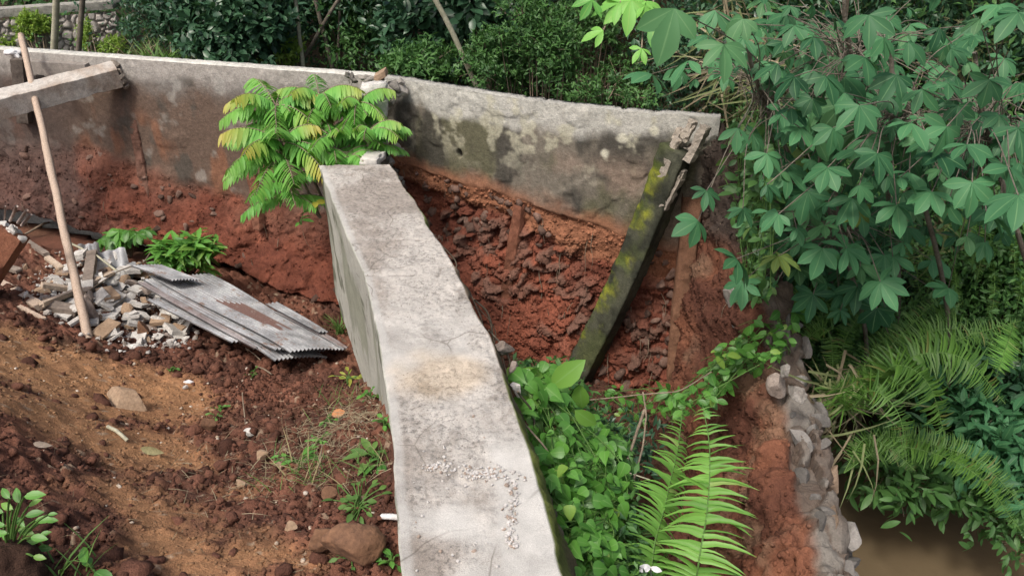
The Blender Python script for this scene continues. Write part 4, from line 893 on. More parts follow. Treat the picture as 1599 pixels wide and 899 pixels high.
def brace():
    yw_ = W(186, 106, z=.22)
    pr = W(184, 116, y=PA[1, 1]*0+onwall_pt(184, 116)[1]-.05); pl = W(-60, 178, y=pr[1]-.62)
    ax = (pl-pr)/2; a = nrm(ax); up = nrm(np.array([0, -.25, 1.])-a*np.dot(a, [0, -.25, 1.])); sd = np.cross(a, up)
    mb = MB(); nS = 90; q = np.linspace(0, 1, nS); rows = []
    e = .083; sec = [(-.079, e), (0, e), (.079, e), (e, .079), (e, 0), (e, -.079), (.079, -e), (0, -e), (-.079, -e), (-e, -.079), (-e, 0), (-e, .079)]
    sec = np.array(sec)
    for k in q:
        c_ = pr*(1-k)+pl*k; r_ = c_+sec[:, :1]*sd*1.15+sec[:, 1:]*up*(1.05 if True else 1); rows.append(r_)
    V = np.array(rows).reshape(-1, 3); dn = np.tile(sec[:, 1] < -.05, nS); V = V+.008*fbm(V, 12, 4, 61)[:, None]; V[:, 2] += dn*.035*fbm(V, 5, 4, 62)
    m_ = len(sec); i = np.arange(nS-1)[:, None]*m_; j = np.arange(m_)[None]; k2 = (j+1) % m_
    mb.add(V, [np.stack([(i+j).ravel(), (i+k2).ravel(), (i+m_+k2).ravel(), (i+m_+j).ravel()], 1), np.arange(m_)[None, ::-1], (nS-1)*m_+np.arange(m_)[None]], mixc(np.tile([.46, .43, .39], (len(V), 1)), np.tile([.33, .27, .22], (len(V), 1)), sst(-.2, .3, fbm(V, 5, 4, 63))))
    t = thing('concrete_brace_beam', 'square pale concrete beam sticking out of the left wall behind the leaning pole', 'beam', loc=tuple(pr))
    part('beam_shaft', mb, M['plaster'], t, False, attr='col'); mb = MB()
    for i in range(16): rock(mb, pr+sd*g.uniform(-.1, .1)+up*g.uniform(-.1, .08)-a*.02, (.035, .02, .04), 2, .5, 640+i, C=(.22, .19, .16))
    part('broken_joint', mb, M['plaster'], t, False, attr='col')
def onwall_pt(px, py, poly=PA):
    s, z_ = onwall(px, py, poly); p = poly_at(poly, np.array([s]))[0]; return np.array([p[0], p[1], z_])
brace()
# near-black slab painting a recess's shade under a lintel, and a buttress on the left wall
def lintel():
    a = onwall_pt(52, 100); b = onwall_pt(142, 106); ax = (b-a)/2; mb = MB(); slab(mb, (a+b)/2+[0, -.03, -.02], ax, [0, .05, 0], [0, 0, .065], .006, 20, 71, [.25, .225, .20]); o1 = part('lintel', mb, M['plaster'], wl_, attr='col')
    a = onwall_pt(34, 88); b = onwall_pt(44, 190); ax = (b-a)/2; mb = MB(); slab(mb, (a+b)/2+[0, -.03, 0], [.055, 0, 0], [0, .07, 0], ax, .012, 24, 72, [.12, .10, .085]); part('buttress', mb, M['plaster'], wl_, attr='col')
    mb = MB(); q = onwall_pt(96, 118); slab(mb, q+[0, -.005, -.02], [.21, .03, 0], [0, .022, 0], [0, 0, .035], .008, 12, 73, [.03, .025, .022]); part('recess_shade_slab', mb, M['plaster'], wl_, attr='col')
lintel()
mb = MB()
q = onwall_pt(22, 84); R_ = ICO[3]; Vb = R_[0]*[.07, .05, .03]; Vb = Vb*(1+.5*fbm(Vb, 30, 3, 4)[:, None]); mb.add(Vb+q+[0, -.03, .02], R_[1]); rock(mb, q+[.06, -.05, -.01], (.05, .03, .02), 3, 1.2, 8)
single('plastic_bag', mb, M['white'], 'scrap of white plastic caught on the left wall beside the pole', 'plastic bag')
def leaning_post():
    top = W(1058, 232, y=PB[-1, 1]-.13); bot = W(900, 590, y=5.16); c_t = top; c_b = bot
    t = thing('leaning_mossy_post', 'leaning square concrete post covered in green moss, propped against the right wall', 'post', loc=tuple(bot))
    n = 120; q = np.linspace(0, 1, n); a = nrm(top-bot); v0 = np.array([.75, -.75, -.35]); fr = nrm(v0-a*np.dot(a, v0)); sd = np.cross(fr, a)
    sec = []; h1, h2 = .075, .10
    for k in np.linspace(-1, 1, 12): sec.append((k*h1, h2))
    for k in np.linspace(1, -1, 12)[1:]: sec.append((h1, k*h2))
    for k in np.linspace(1, -1, 12)[1:]: sec.append((k*h1, -h2))
    for k in np.linspace(-1, 1, 12)[1:-1]: sec.append((-h1, k*h2))
    sec = np.array(sec); V = (bot*(1-q[:, None])+top*q[:, None]+np.array([.05, .0, .03])*np.sin(np.pi*q)[:, None])[:, None]+sec[None, :, :1]*sd+sec[None, :, 1:]*fr
    V = V.reshape(-1, 3); dirv = (np.tile(sec, (n, 1))/.115); nn_ = dirv[:, :1]*sd+dirv[:, 1:]*fr
    taper = 1-.0*np.repeat(q, len(sec)); V = V+nn_*(.010*fbm(V, 9, 5, 81)+.008*fbm(V, 30, 3, 82)-.02*sst(.0, .35, fbm(V, 4, 4, 83))*sst(.8, 1, np.minimum(np.abs(dirv[:, 0]), np.abs(dirv[:, 1]))))[:, None]
    up = np.clip(nn_@np.array([-.5, -.2, .84]), 0, 1); MS = nn_@np.array([-.75, -.25, .5]); mo = sst(.0, .2, fbm(V, 6, 6, 84, .65)+.10)
    c = mixc(np.tile([.07, .072, .050], (len(V), 1)), np.tile([.032, .034, .024], (len(V), 1)), sst(-.2, .3, fbm(V, 7, 5, 85)))
    c = mixc(c, mixc(np.tile([.075, .10, .02], (len(V), 1)), np.tile([.22, .235, .022], (len(V), 1)), sst(-.3, .3, fbm(V, 16, 4, 89))), mo*sst(.2, .55, MS)*sst(.5, -.5, dirv[:, 1]*.6+1.3*fbm(V, 7, 6, 88, .65))*.85)
    c = mixc(c, np.tile([.07, .085, .03], (len(V), 1)), .6*sst(0, .3, fbm(V, 3, 4, 86)))
    m_ = len(sec); i = np.arange(n-1)[:, None]*m_; j = np.arange(m_)[None]; k2 = (j+1) % m_
    mb = MB(); mb.add(V, [np.stack([(i+j).ravel(), (i+m_+j).ravel(), (i+m_+k2).ravel(), (i+k2).ravel()], 1), np.arange(m_)[None], (n-1)*m_+np.arange(m_)[None, ::-1]], c)
    part('post_shaft', mb, M['plaster'], t, attr='col')
    mb = MB()
    for i in range(16):
        A_ = top-sd*g.uniform(-.06, .16)+fr*g.uniform(-.10, .14)+a*g.uniform(-.30, .16); slab(mb, A_, a*g.uniform(.04, .12)+sd*g.uniform(-.02, .02), sd*g.uniform(.02, .045), fr*.03, .012, 8, 870+i, [.33, .29, .24], .02)
    part('split_head', mb, M['plaster'], t, False, attr='col')
    # exposed dark root-like bar beside the head
    mb = MB(); A_ = top+a*.02-sd*.19; B_ = top-a*.75-sd*.17; mb.tube([A_, (A_+B_)/2+sd*.02, B_], [.02, .018, .012], 7, [.12, .09, .07]); part('exposed_bar', mb, M['plaster'], t, attr='col')
leaning_post()
# corner rubble
def corner():
    p = onwall_pt(588, 150, PB[::-1][::-1]) if False else np.array([-1.08, 6.18, .1])
    t = thing('broken_wall_joint', 'crumbling grey joint of cracked mortar between the two long walls', 'broken masonry', loc=(-1.05, 6.2, -.8)); mb = MB()
    for i in range(60):
        zz = g.uniform(-.75, .36); xx = -1.08+g.uniform(-.09, .17)*(1 if zz < .2 else 1.3); a = g.uniform(.03, .075)
        rock(mb, (xx, 6.14-.03*(zz < 0)+g.uniform(-.03, .03), zz), (a, a*.7, a*g.uniform(.5, .9)), 3, .6, 900+i, C=np.array([.30, .28, .25])*g.uniform(.35, 1.25))
    part('mortar_lumps', mb, M['stone'], t, False, attr='col'); mb = MB()
    for i, (px, py, w_, h_) in enumerate([(583, 142, 40, 26), (592, 170, 26, 30), (586, 196, 34, 24), (592, 222, 30, 22)]):
        q = W(px, py, y=5.98); k = np.linalg.norm(q-[0, 0, 2])/F*.5; slab(mb, q, [w_*k, 0, .01], [0, .05, 0], [.01, 0, h_*k], .01, 8, 960+i, [.52, .51, .48], .03)
    part('pale_concrete_stub', mb, M['plaster'], t, True, attr='col')
    q = W(595, 117, y=6.1); mb = MB(); k = 6.6/F*.5; slab(mb, q, [15*k, .02, .018], [0, .07, 0], [-.008, 0, 8*k], .008, 8, 970); single('loose_brick', mb, M['chunktan'], 'tan brick lying on top of the wall corner', 'brick')
    mb = MB()
    for i in range(9):
        q = W(g.uniform(540, 582), g.uniform(117, 128), y=6.22); rock(mb, q, (.06, .04, .022), 3, .6, 980+i, C=np.array([.28, .26, .23])*g.uniform(.5, 1.2))
    part('cracked_coping', mb, M['stone'], t, False, attr='col')
corner()
q = W(583, 247, y=BL[-1, 1]+.10); mb = MB(); k = 5.9/F*.5; slab(mb, W(582, 248, y=5.42), [27*k, .0, -.004], [.02, .10, 0], [0, 0, 12*k], .008, 12, 990, [.52, .50, .46], .05)
single('concrete_block', mb, M['beam'], 'loose pale concrete block standing on the far end of the bent wall', 'concrete block', attr='col')
# gravel crumbs on the bent wall top
g2 = np.random.default_rng(90); mb = MB(); pts = []
for i in range(330):
    t_ = g2.random(); 
    if i < 120: px, py = g2.normal(752, 26), g2.normal(735, 6)+8*t_
    elif i < 250: px, py = g2.normal(800, 6), 745+110*t_
    elif i < 290: px, py = g2.normal(680, 12), g2.normal(728, 4)
    else: px, py = g2.uniform(640, 800), g2.uniform(640, 890)
    pts.append(W(px, py, z=.004))
pts = np.array(pts); scatter_rocks(mb, pts, g2.uniform(.003, .0085, len(pts)), 1, 91, mixc(np.tile([.48, .46, .44], (len(pts), 1)), np.tile([.34, .27, .22], (len(pts), 1)), (g2.random(len(pts)) < .25)*1.))
single('gravel', mb, M['stone'], None, None, kind='stuff', attr='col', smooth=False)
# stones by the creek wall
for i, (px, py, w_, h_, lb) in enumerate([(1243, 612, 34, 26, 'whitish rounded stone on the crest of the creek wall beside the ferns'), (1215, 600, 36, 24, 'tan squarish stone next to the whitish stone at the creek wall head'), (1226, 578, 20, 18, 'small grey stone perched above the tan squarish stone'), (1150, 470, 46, 22, 'pale flat mortar lump on the broken wall end below the big leaves'), (1155, 497, 26, 30, 'squared grey stone hanging in the broken wall end'), (1118, 425, 40, 30, 'rough light grey lump at the upper broken wall end')]):
    q = W(px, py, x=1.56 if i < 3 else 1.50); k = np.linalg.norm(q-[0, 0, 2])/F*.5; mb = MB(); rock(mb, q, (w_*k*1.2, w_*k, h_*k*1.2), 4, .5, 1100+i)
    single('wall_stone', mb, M['greystone' if i != 1 else 'chunkdark'], lb, 'stone', smooth=False)
# retaining wall of rounded stones far behind, upper left
def far_wall():
    a = W(-70, 30, z=.05); b = W(182, 11, z=.05); n1, n2 = 340, 90; u = np.linspace(0, 1, n1); zz = np.linspace(.0, -1.3, n2); U, Zz = np.meshgrid(u, zz, indexing='ij')
    P = a[None]*(1-U.ravel()[:, None])+b[None]*U.ravel()[:, None]; P[:, 2] = Zz.ravel(); P[:, 1] -= -.15*Zz.ravel()
    f1, f2, ci = worley(P+.06*np.stack([fbm(P, 5, 2, 1), 0*P[:, 0], fbm(P, 5, 2, 2)], 1), 11, 121); ed = sst(0, .25, f2-f1); P[:, 1] -= .05*ed+.02*ci
    c = mixc(np.tile([.20, .18, .16], (len(P), 1)), mixc(np.tile([.30, .28, .26], (len(P), 1)), np.tile([.48, .44, .40], (len(P), 1)), ci), ed)
    t = thing('stone_retaining_wall', 'far wall of rounded grey stones with a concrete cap, behind two thin trunks', 'wall', loc=tuple(a)); mb = MB(); mb.add(P, grid_faces(n1, n2, False), c); part('stone_face', mb, M['stone'], t, attr='col')
    mb = MB(); slab(mb, (a+b)/2+[0, .08, .03], (b-a)/2, [0, .12, 0], [0, 0, .05], .012, 60, 122, [.30, .29, .26]); part('concrete_cap', mb, M['plaster'], t, attr='col')
far_wall()
# ================================================================== plants
UP = np.array([0, 0, 1.])
def px2m(d): return d/F
def arc(a, b, sag=.0, n=10, side=None):
    t = np.linspace(0, 1, n)[:, None]; P = a*(1-t)+b*t; P[:, 2] += sag*4*(t[:, 0]*(1-t[:, 0]))
    if side is not None: P += np.asarray(side)*4*(t*(1-t))
    return P
def curve(pts, n=24):
    """Catmull-Rom through points"""
    P = np.asarray(pts, float); P = np.concatenate([[2*P[0]-P[1]], P, [2*P[-1]-P[-2]]]); out = []
    m = len(P)-3; per = max(2, n//m)
    for i in range(m):
        t = np.linspace(0, 1, per, endpoint=False)[:, None]; p0, p1, p2, p3 = P[i:i+4]
        out.append(.5*((2*p1)+(-p0+p2)*t+(2*p0-5*p1+4*p2-p3)*t*t+(-p0+3*p1-3*p2+p3)*t**3))
    return np.concatenate(out+[P[-2:-1]])
def palmate(mb, c, out, n, size, nl, rnd, g, droop=.35, T=T_OBOV, wsc=1., extra=0):
    """palmate leaf: nl leaflets fanned round the end of the petiole"""
    out = nrm(out-n*np.dot(out, n)); b = np.cross(n, out); sp = {3: 62, 4: 80, 5: 100, 6: 118, 7: 135}[nl]
    th = np.radians(np.linspace(-sp, sp, nl)+g.uniform(-8, 8, nl)); L = size*(1-.28*np.abs(th)/np.radians(sp))*g.uniform(.88, 1.08, nl)
    d = np.cos(th)[:, None]*out+np.sin(th)[:, None]*b-UP*droop*g.uniform(.4, 1.3, nl)[:, None]
    nn = n+.25*g.normal(size=(nl, 3)); leaves(mb, T, np.tile(c, (nl, 1)), d, nn, L, np.clip(rnd+g.normal(0, .06, nl), 0, 1), extra, wsc)
def frond(mb_l, mb_s, pts, wid, npair, g, face=None, rnd=.5, rr=.004, T=T_PINNA, tipfrac=.25, basefrac=.1, up=.25, extra=0., side=(-1, 1)):
    Q = curve(pts, 40); S = poly_s(Q); mb_s.tube(Q, np.linspace(rr, rr*.35, len(Q)), 5)
    s = np.linspace(basefrac, .995, npair)*S[-1]; P = np.stack([np.interp(s, S, Q[:, k]) for k in range(3)], 1)
    t = nrm(np.stack([np.interp(s+.01, S, Q[:, k]) for k in range(3)], 1)-np.stack([np.interp(s-.01, S, Q[:, k]) for k in range(3)], 1)+1e-6)
    f = np.asarray(face, float) if face is not None else UP
    f = np.tile(f, (npair, 1)) if f.ndim == 1 else f
    sd = nrm(np.cross(t, f)); nn = nrm(np.cross(sd, t)); q = s/S[-1]
    L = wid*np.minimum(1, ((1-q)/tipfrac)**.6)*np.minimum(1, .35+(q-basefrac)/.18)
    keep = g.random(npair) > .05; P, t, sd, nn, L, q = P[keep], t[keep], sd[keep], nn[keep], L[keep], q[keep]; npair = len(P); dent = 1+.10*np.sin(np.arange(npair)*.9+g.uniform(0, 6)); L = L*dent
    for k in side:
        TT = T if not isinstance(T, list) else T[0 if k > 0 else 1]; d = k*sd+t*up+g.normal(0, .10, (npair, 3)); n2 = nn+.32*g.normal(size=(npair, 3))
        leaves(mb_l, TT, P, d, n2, L*g.uniform(.82, 1.08, npair)*np.where(g.random(npair) < .04, .5, 1), np.clip(rnd+g.normal(0, .22, npair), 0, 1), np.maximum(extra, .9*(g.random(npair) < .05)))
# ------------------------------------------------------------------ generic shrub: leaf rosettes on twigs through an uneven crown
def shrub(name, label, cat, base, cen, rad_, ntw, per, lsz, mat, seed, group=None, T=T_LOW, lumps=6, sbark='twig', out=.9, droop=0., tip=0.):
    g = np.random.default_rng(seed); base = np.asarray(base, float); cen = np.asarray(cen, float); rad_ = np.asarray(rad_, float)
    t = thing(name, label, cat, loc=tuple(base), group=group)
    lc = nrm(g.normal(size=(lumps, 3)))*g.uniform(.25, .75, (lumps, 1)); lr = g.uniform(.28, .55, lumps)
    k = g.integers(0, lumps, ntw); dv = nrm(g.normal(size=(ntw, 3))+[0, -.25, .25]); C = lc[k]+dv*lr[k][:, None]*g.random((ntw, 1))**.35
    C = cen+C*rad_
    outd = nrm(dv*out+.5*nrm(C-cen)+[0, 0, .35])
    N = ntw*per; pos = np.repeat(C, per, 0)+np.repeat(outd, per, 0)*(g.random((N, 1))*lsz*1.6)+g.normal(0, lsz*.22, (N, 3))
    d = nrm(np.repeat(outd, per, 0)*.55+nrm(g.normal(size=(N, 3)))*.9-UP*droop); n = nrm(UP+.55*g.normal(size=(N, 3))+np.repeat(outd, per, 0)*.6)
    tw = g.random(ntw); rnd = np.clip(np.repeat(tw, per)*.65+g.random(N)*.35, 0, 1)
    mb = MB(); leaves(mb, T, pos, d, n, lsz*g.uniform(.55, 1.15, N), rnd, tip*(g.random(N) < .12)); part('foliage', mb, M[mat], t)
    mb = MB()
    for i in g.choice(ntw, min(16, ntw), replace=False): mb.tube(arc(base+g.normal(0, .03, 3)*[1, 1, 0], C[i], .05, 7), np.linspace(.014, .004, 7), 5)
    for i in range(0, ntw, 3):
        mb.tube(np.stack([C[i]-outd[i]*lsz*2.2, C[i]+outd[i]*lsz*1.2]), [.004, .002], 3, cap=False)
    part('stem', mb, M[sbark], t); return t
gb = lambda x, y: np.array([x, y, H(x, y)])
# --- behind the walls
BGR = 'shrubs crowding behind the walls'
bgs = [  # px, py, depth, rx(px), rz(px), label, mat, leaf, ntw, T
 (345, 45, 8.6, 115, 75, 'dark bluish glossy bush right of the far stone wall', 'Ldark', .11, 420, T_OVAL),
 (262, 22, 9.6, 60, 50, 'shaded bush above the grassy tuft, beside the end of the far stone wall', 'Ldark', .08, 200, T_LOW),
 (425, 20, 9.4, 60, 60, 'dark bush just left of the pale thin trunk', 'Ldark', .09, 220, T_LOW),
 (425, 78, 9.0, 46, 22, 'small bright yellow green bush over the wall, left of the pale thin trunk', 'Lyel', .07, 110, T_LOW),
 (535, 30, 9.8, 85, 80, 'dense shaded bush right of the pale thin trunk', 'Lmid', .10, 300, T_LANCE),
 (640, 110, 8.0, 60, 35, 'low feathery bush behind the wall corner brick', 'Lmid', .08, 180, T_LANCE),
 (655, 35, 9.0, 90, 65, 'broad leaved bush above the wall corner', 'Ldark', .13, 210, T_OVAL),
 (770, 95, 7.8, 65, 55, 'shaded small leaved bush right of the slanting thin trunk', 'Lmid', .055, 330, T_LOW),
 (850, 60, 7.6, 75, 65, 'light green small leaved bush in the middle of the right wall top', 'Lmid', .055, 420, T_LANCE),
 (760, 10, 8.6, 80, 50, 'dark broad leaved bush at the top, above the slanting trunk', 'Ldark', .14, 170, T_OVAL),
 (930, 40, 8.2, 75, 70, 'dark bush behind the bright yellow leaves', 'Lmid', .06, 300, T_LOW),
 (960, 140, 7.4, 90, 35, 'sparse small leaved plant just over the right wall', 'Lmid', .05, 150, T_LOW),
 (1060, 100, 7.4, 70, 80, 'dark tangled bush behind the end of the right wall', 'Ldark', .06, 260, T_LOW)]
for i, (px, py, d, rx, rz, lb, mt, ls, nt_, T) in enumerate(bgs):
    c = W(px, py, d=d); b = gb(c[0], c[1]+.15); b[2] = min(b[2], c[2]-.1)
    shrub('shrub', lb, 'bush', b, c, (rx*d/F, .55, rz*d/F*1.1), int(nt_*1.25), 11 if T is not T_LANCE else 13, ls, mt, 2000+i, BGR, T, lumps=9)
# a deep hedge of undergrowth further back, uncountable
def undergrowth(name, pts, N, lsz, mat, seed, spread, T=T_LOW):
    g = np.random.default_rng(seed); mb = MB(); pts = np.asarray(pts, float); S = poly_s(pts)
    s = g.uniform(0, S[-1], N//9); P = np.stack([np.interp(s, S, pts[:, k]) for k in range(3)], 1)+g.normal(size=(N//9, 3))*spread
    P[:, 2] += .35*fbm(P, .9, 2, seed); P = np.repeat(P, 9, 0)+g.normal(0, lsz*1.1, (len(P)*9, 3)); n = len(P)
    leaves(mb, T, P, nrm(g.normal(size=(n, 3))+[0, -.3, .1]), nrm(UP+.6*g.normal(size=(n, 3))-[0, .5, 0]), lsz*g.uniform(.6, 1.2, n), g.random(n))
    single(name, mb, M[mat], None, None, kind='stuff')
undergrowth('undergrowth', [(-8, 13, .2), (-4, 12.5, .6), (0, 11.5, 1.1), (3, 9.8, 1.4), (6, 9, 2.2)], 16000, .15, 'Lmid', 31, (.3, .7, .75))
undergrowth('undergrowth', [(-6, 10.6, -.9), (-2, 9.3, -.7), (1, 8.6, -.6), (2.6, 7.2, -.9), (4.2, 5.2, -.9), (5.5, 4, -.5)], 16000, .07, 'Lmid', 32, (.3, .4, .35))
undergrowth('undergrowth', [(-5, 10.6, .2), (-2, 10.0, .5), (1, 9.2, .6), (3, 8.0, .5)], 16000, .07, 'Ldark', 37, (.3, .25, .5))
undergrowth('undergrowth', [(2.2, 8.0, .8), (3.4, 7.0, .6), (4.5, 5.6, .4), (5.4, 4.4, .4), (6, 3.0, .4)], 20000, .08, 'Lmid', 33, (.4, .35, .8))
undergrowth('undergrowth', [W(1430, 300, d=6.2), W(1520, 380, d=6.0), W(1610, 440, d=5.7), W(1640, 560, d=5.5)], 9000, .06, 'Lmid', 34, (.25, .2, .3))
undergrowth('undergrowth', [W(1180, 260, d=6.4), W(1260, 400, d=6.2), W(1340, 470, d=6.2), W(1450, 540, d=6.0), W(1580, 600, d=5.8)], 12000, .055, 'Lmid', 35, (.25, .2, .25))
undergrowth('undergrowth', [W(1120, 20, d=7.0), W(1300, 60, d=6.8), W(1450, 60, d=6.6), W(1600, 100, d=6.2)], 9000, .08, 'Ldark', 36, (.3, .2, .35))
# --- trees: trunks seen over the wall, crowns above the picture
def tree(label, base, top, r, crown_r, seed, nleaf=2300, lsz=.26, mat='Ldark', bark='bark', crown_c=None, fork=None):
    g = np.random.default_rng(seed); base = np.asarray(base, float); top = np.asarray(top, float)
    t = thing('tree', label, 'tree', loc=tuple(base)); mb = MB(); P = arc(base, top, 0, 26); w_ = P*1.0; P[:, 0] += .05*fbm(w_, 1.1, 3, seed)*r/.04; mb.tube(P, np.linspace(r*1.15, r*.75, 26), 9)
    if fork is not None: mb.tube(curve([P[fork[0]], P[fork[0]]+np.array(fork[1])*.5+[0, 0, .1], P[fork[0]]+np.array(fork[1])], 12), r*.5, 7)
    cc = top if crown_c is None else np.asarray(crown_c, float); cr = np.asarray(crown_r, float)
    lc = nrm(g.normal(size=(10, 3)))*g.uniform(.2, .8, (10, 1))
    for q in lc: mb.tube(arc(P[-1], cc+q*cr, -.1, 6), np.linspace(r*.6, r*.15, 6), 5)
    part('trunk', mb, M[bark], t); k = g.integers(0, 10, nleaf); C = cc+(lc[k]+nrm(g.normal(size=(nleaf, 3)))*.38*g.random((nleaf, 1))**.4)*cr
    mb = MB(); leaves(mb, T_LOW, C, nrm(g.normal(size=(nleaf, 3))-[0, 0, .2]), nrm(UP+.5*g.normal(size=(nleaf, 3))), lsz*g.uniform(.6, 1.2, nleaf), g.random(nleaf)); part('crown', mb, M[mat], t)
b_ = lambda px, py, y: (lambda q: np.array([q[0], q[1], H(q[0], q[1])-.05]))(W(px, py, y=y))
def trunkline(px0, py0, px1, py1, y, ext=1.6):
    a = W(px0, py0, y=y); b = W(px1, py1, y=y+.1); v = (a-b)/max(1e-3, (a-b)[2]); base = b-v*max(0, b[2]-H(b[0], b[1])+.1); return base, a+v*ext
for a, r, cr, ls, kw in [
    ((88, 0, 84, 80, 9.6), .042, (1.3, 1.3, .7), 'ringed grey straight trunk nearest the left, in front of the far stone wall', dict(bark='bamboo', lsz=.22)),
    ((128, 0, 119, 84, 9.6), .034, (1.2, 1.2, .7), 'darker forked slim trunk, second from the left over the left wall', dict(fork=(5, (-.16, 0, .75)))),
    ((460, 0, 474, 108, 9.0), .024, (1.4, 1.3, .8), 'thin pale trunk rising behind the middle of the left wall', dict(bark='bamboo')),
    ((492, 0, 520, 108, 9.6), .028, (1.3, 1.3, .8), 'dark bowed trunk just right of the thin pale trunk', {}),
    ((505, 40, 470, 100, 9.3), .022, (1.1, 1.2, .8), 'dark trunk leaning right, crossing behind the thin pale trunk', {}),
    ((530, 0, 528, 110, 9.9), .020, (1.2, 1.2, .8), 'slim dark upright trunk in the shade left of the wall corner', {}),
    ((683, 0, 748, 140, 8.0), .030, (1.5, 1.3, .8), 'slanting thin grey trunk behind the right wall', dict(bark='bamboo'))]:
    bs, tp = trunkline(*a); tree(ls, bs, tp, r, cr, int(a[0])+7, mat='Ldark', crown_c=(tp[0], tp[1]+.3, max(tp[2], 2.9)+.5), **kw)
# big trees added on the far bank for their shade, crowns out of view
tree('unseen tall tree added for shade on the right bank, its crown over the creek', gb(5.6, 5.2), (5.0, 5.0, 3.2), .14, (2.2, 2.0, .9), 501, 2600, .3, crown_c=(5.2, 4.8, 4.6))
tree('tall tree added for shade behind the right wall end', gb(3.0, 8.8), (2.9, 8.6, 3.0), .13, (2.2, 1.7, .9), 502, 2600, .3, crown_c=(2.6, 8.2, 3.9))
tree('tall tree added for shade in the dark wood behind the middle', gb(-.6, 10.8), (-.6, 10.6, 3.0), .13, (2.6, 1.6, 1.0), 503, 2600, .3, crown_c=(-.4, 10.2, 3.9))
# --- far upper left plants
def tuft(name, label, cat, p, n, ln, mat, seed, wsc=1., out=.7, group=None, T=T_BLADE, extra=0., r=.04):
    g = np.random.default_rng(seed); p = np.asarray(p, float); mb = MB(); th = g.uniform(0, 6.28, n); d = np.stack([np.cos(th)*out*g.random(n), np.sin(th)*out*g.random(n), np.ones(n)*.9], 1)
    nn = np.stack([-np.cos(th), -np.sin(th), np.ones(n)*.5], 1)+.2*g.normal(size=(n, 3))
    leaves(mb, T, p+g.normal(0, r, (n, 3))*[1, 1, .1], d, nn, ln*g.uniform(.5, 1.1, n), g.random(n), extra*(g.random(n) < .35), wsc)
    return single(name, mb, M[mat], label, cat, loc=tuple(p), group=group)
shrub('shrub', 'bright yellow green bush in front of the far stone wall, left of the ringed trunk', 'bush', W(62, 85, d=10.2)-[0, 0, .3], W(58, 55, d=10.2), (.27, .2, .26), 200, 10, .055, 'Lyel', 2101, None, T_LOW)
shrub('shrub', 'low yellow green weed clump against the far stone wall at the left edge', 'bush', W(10, 80, d=10.2)-[0, 0, .3], W(10, 70, d=10.2), (.25, .2, .12), 90, 10, .05, 'Lyel', 2102, None, T_LOW)
shrub('shrub', 'small mossy green bush right of the forked trunk', 'bush', W(143, 85, d=10)-[0, 0, .3], W(143, 58, d=10.2), (.14, .15, .2), 80, 10, .05, 'Lyel', 2103, None, T_LOW)
shrub('shrub', 'round olive bush in front of the end of the far stone wall', 'bush', W(180, 95, d=9.6)-[0, 0, .3], W(180, 78, d=9.6), (.16, .15, .13), 90, 10, .05, 'Lyel', 2104, None, T_LOW)
shrub('shrub', 'dark bush on top behind the far stone wall', 'bush', W(60, 5, d=12.6)-[0, 0, .6], W(70, -6, d=12.4), (.9, .4, .3), 160, 10, .09, 'Ldark', 2105, None, T_LOW)
tuft('grass_tuft', 'long bladed pale green grass tuft behind the left wall, right of the round olive bush', 'grass', W(250, 98, d=8.9)-[0, 0, .12], 130, .42, 'Lgrass', 2110, 1.3, .9, r=.12)
tuft('grass_tuft', 'shorter grass tuft left of the dark bluish bush', 'grass', W(222, 80, d=9.2)-[0, 0, .1], 70, .3, 'Ldry', 2111, 1.1, .8, extra=1, r=.12)
# ------------------------------------------------------------------ pinnate sapling cluster at the wall corner
T_LEAFN = tmpl([0, .2, .5, .8, 1], [.03, .10, .115, .075, .004], .2, .35)
def compound(ml, ms, a, d, L, npair, lf, g, rnd=.5, tip=0., sag=.35):
    d = nrm(np.asarray(d, float)); n = 12; t = np.linspace(0, 1, n); P = a+d*L*t[:, None]; P[:, 2] -= sag*L*t**2.2*1.0
    ms.tube(P, np.linspace(.005, .002, n), 4, cap=False); S = poly_s(P); s = np.linspace(.14, .98, npair)*S[-1]
    Q = np.stack([np.interp(s, S, P[:, k]) for k in range(3)], 1); tg = nrm(np.gradient(Q, axis=0)); sd = nrm(np.cross(tg, UP+1e-3)); q = s/S[-1]
    ex = np.clip((q-.45)*2.0, 0, 1)*tip
    for k in (-1, 1):
        dd = k*sd*.9+tg*.3-UP*.38+g.normal(0, .07, (npair, 3)); nn = UP*.8+k*sd*.6+.15*g.normal(size=(npair, 3))
        leaves(ml, T_LEAFN, Q, dd, nn, lf*np.sin(np.clip(.35+q*2.4, 0, 2.75))**.6*g.uniform(.85, 1.1, npair), np.clip(rnd+g.normal(0, .12, npair), 0, 1), ex)
g = np.random.default_rng(41)
ROS = [(447, 222, 5.75, 11, 96, 1.0), (440, 165, 5.95, 9, 84, .9), (502, 150, 6.0, 9, 78, .6), (556, 160, 5.95, 9, 70, .35), (572, 205, 5.85, 9, 60, .3), (520, 215, 5.8, 7, 60, .3), (455, 285, 5.7, 6, 66, 0.), (545, 245, 5.8, 6, 50, .0)]
SBL = ['pinnate sapling with orange tipped leaves, lowest and leftmost beside the bent wall', 'pinnate sapling with yellow topped leaves, standing behind the lowest left one', 'pinnate sapling with green leaves, tallest, in the middle of the cluster', 'pinnate sapling with light green leaves, rightmost, next to the broken joint']
sap = [thing('pinnate_sapling', SBL[i], 'sapling', loc=tuple(W(px, py, d=6.0)), group='pinnate saplings beside the wall corner') for i, (px, py) in enumerate([(500, 340), (512, 330), (535, 318), (560, 300)])]
ROS = [(px_-3+(px_-500)*.10, py_, *r_) for px_, py_, *r_ in ROS]
own = [0, 1, 2, 3, 3, 2, 0, 2]; mls = [MB() for _ in sap]; mss = [MB() for _ in sap]
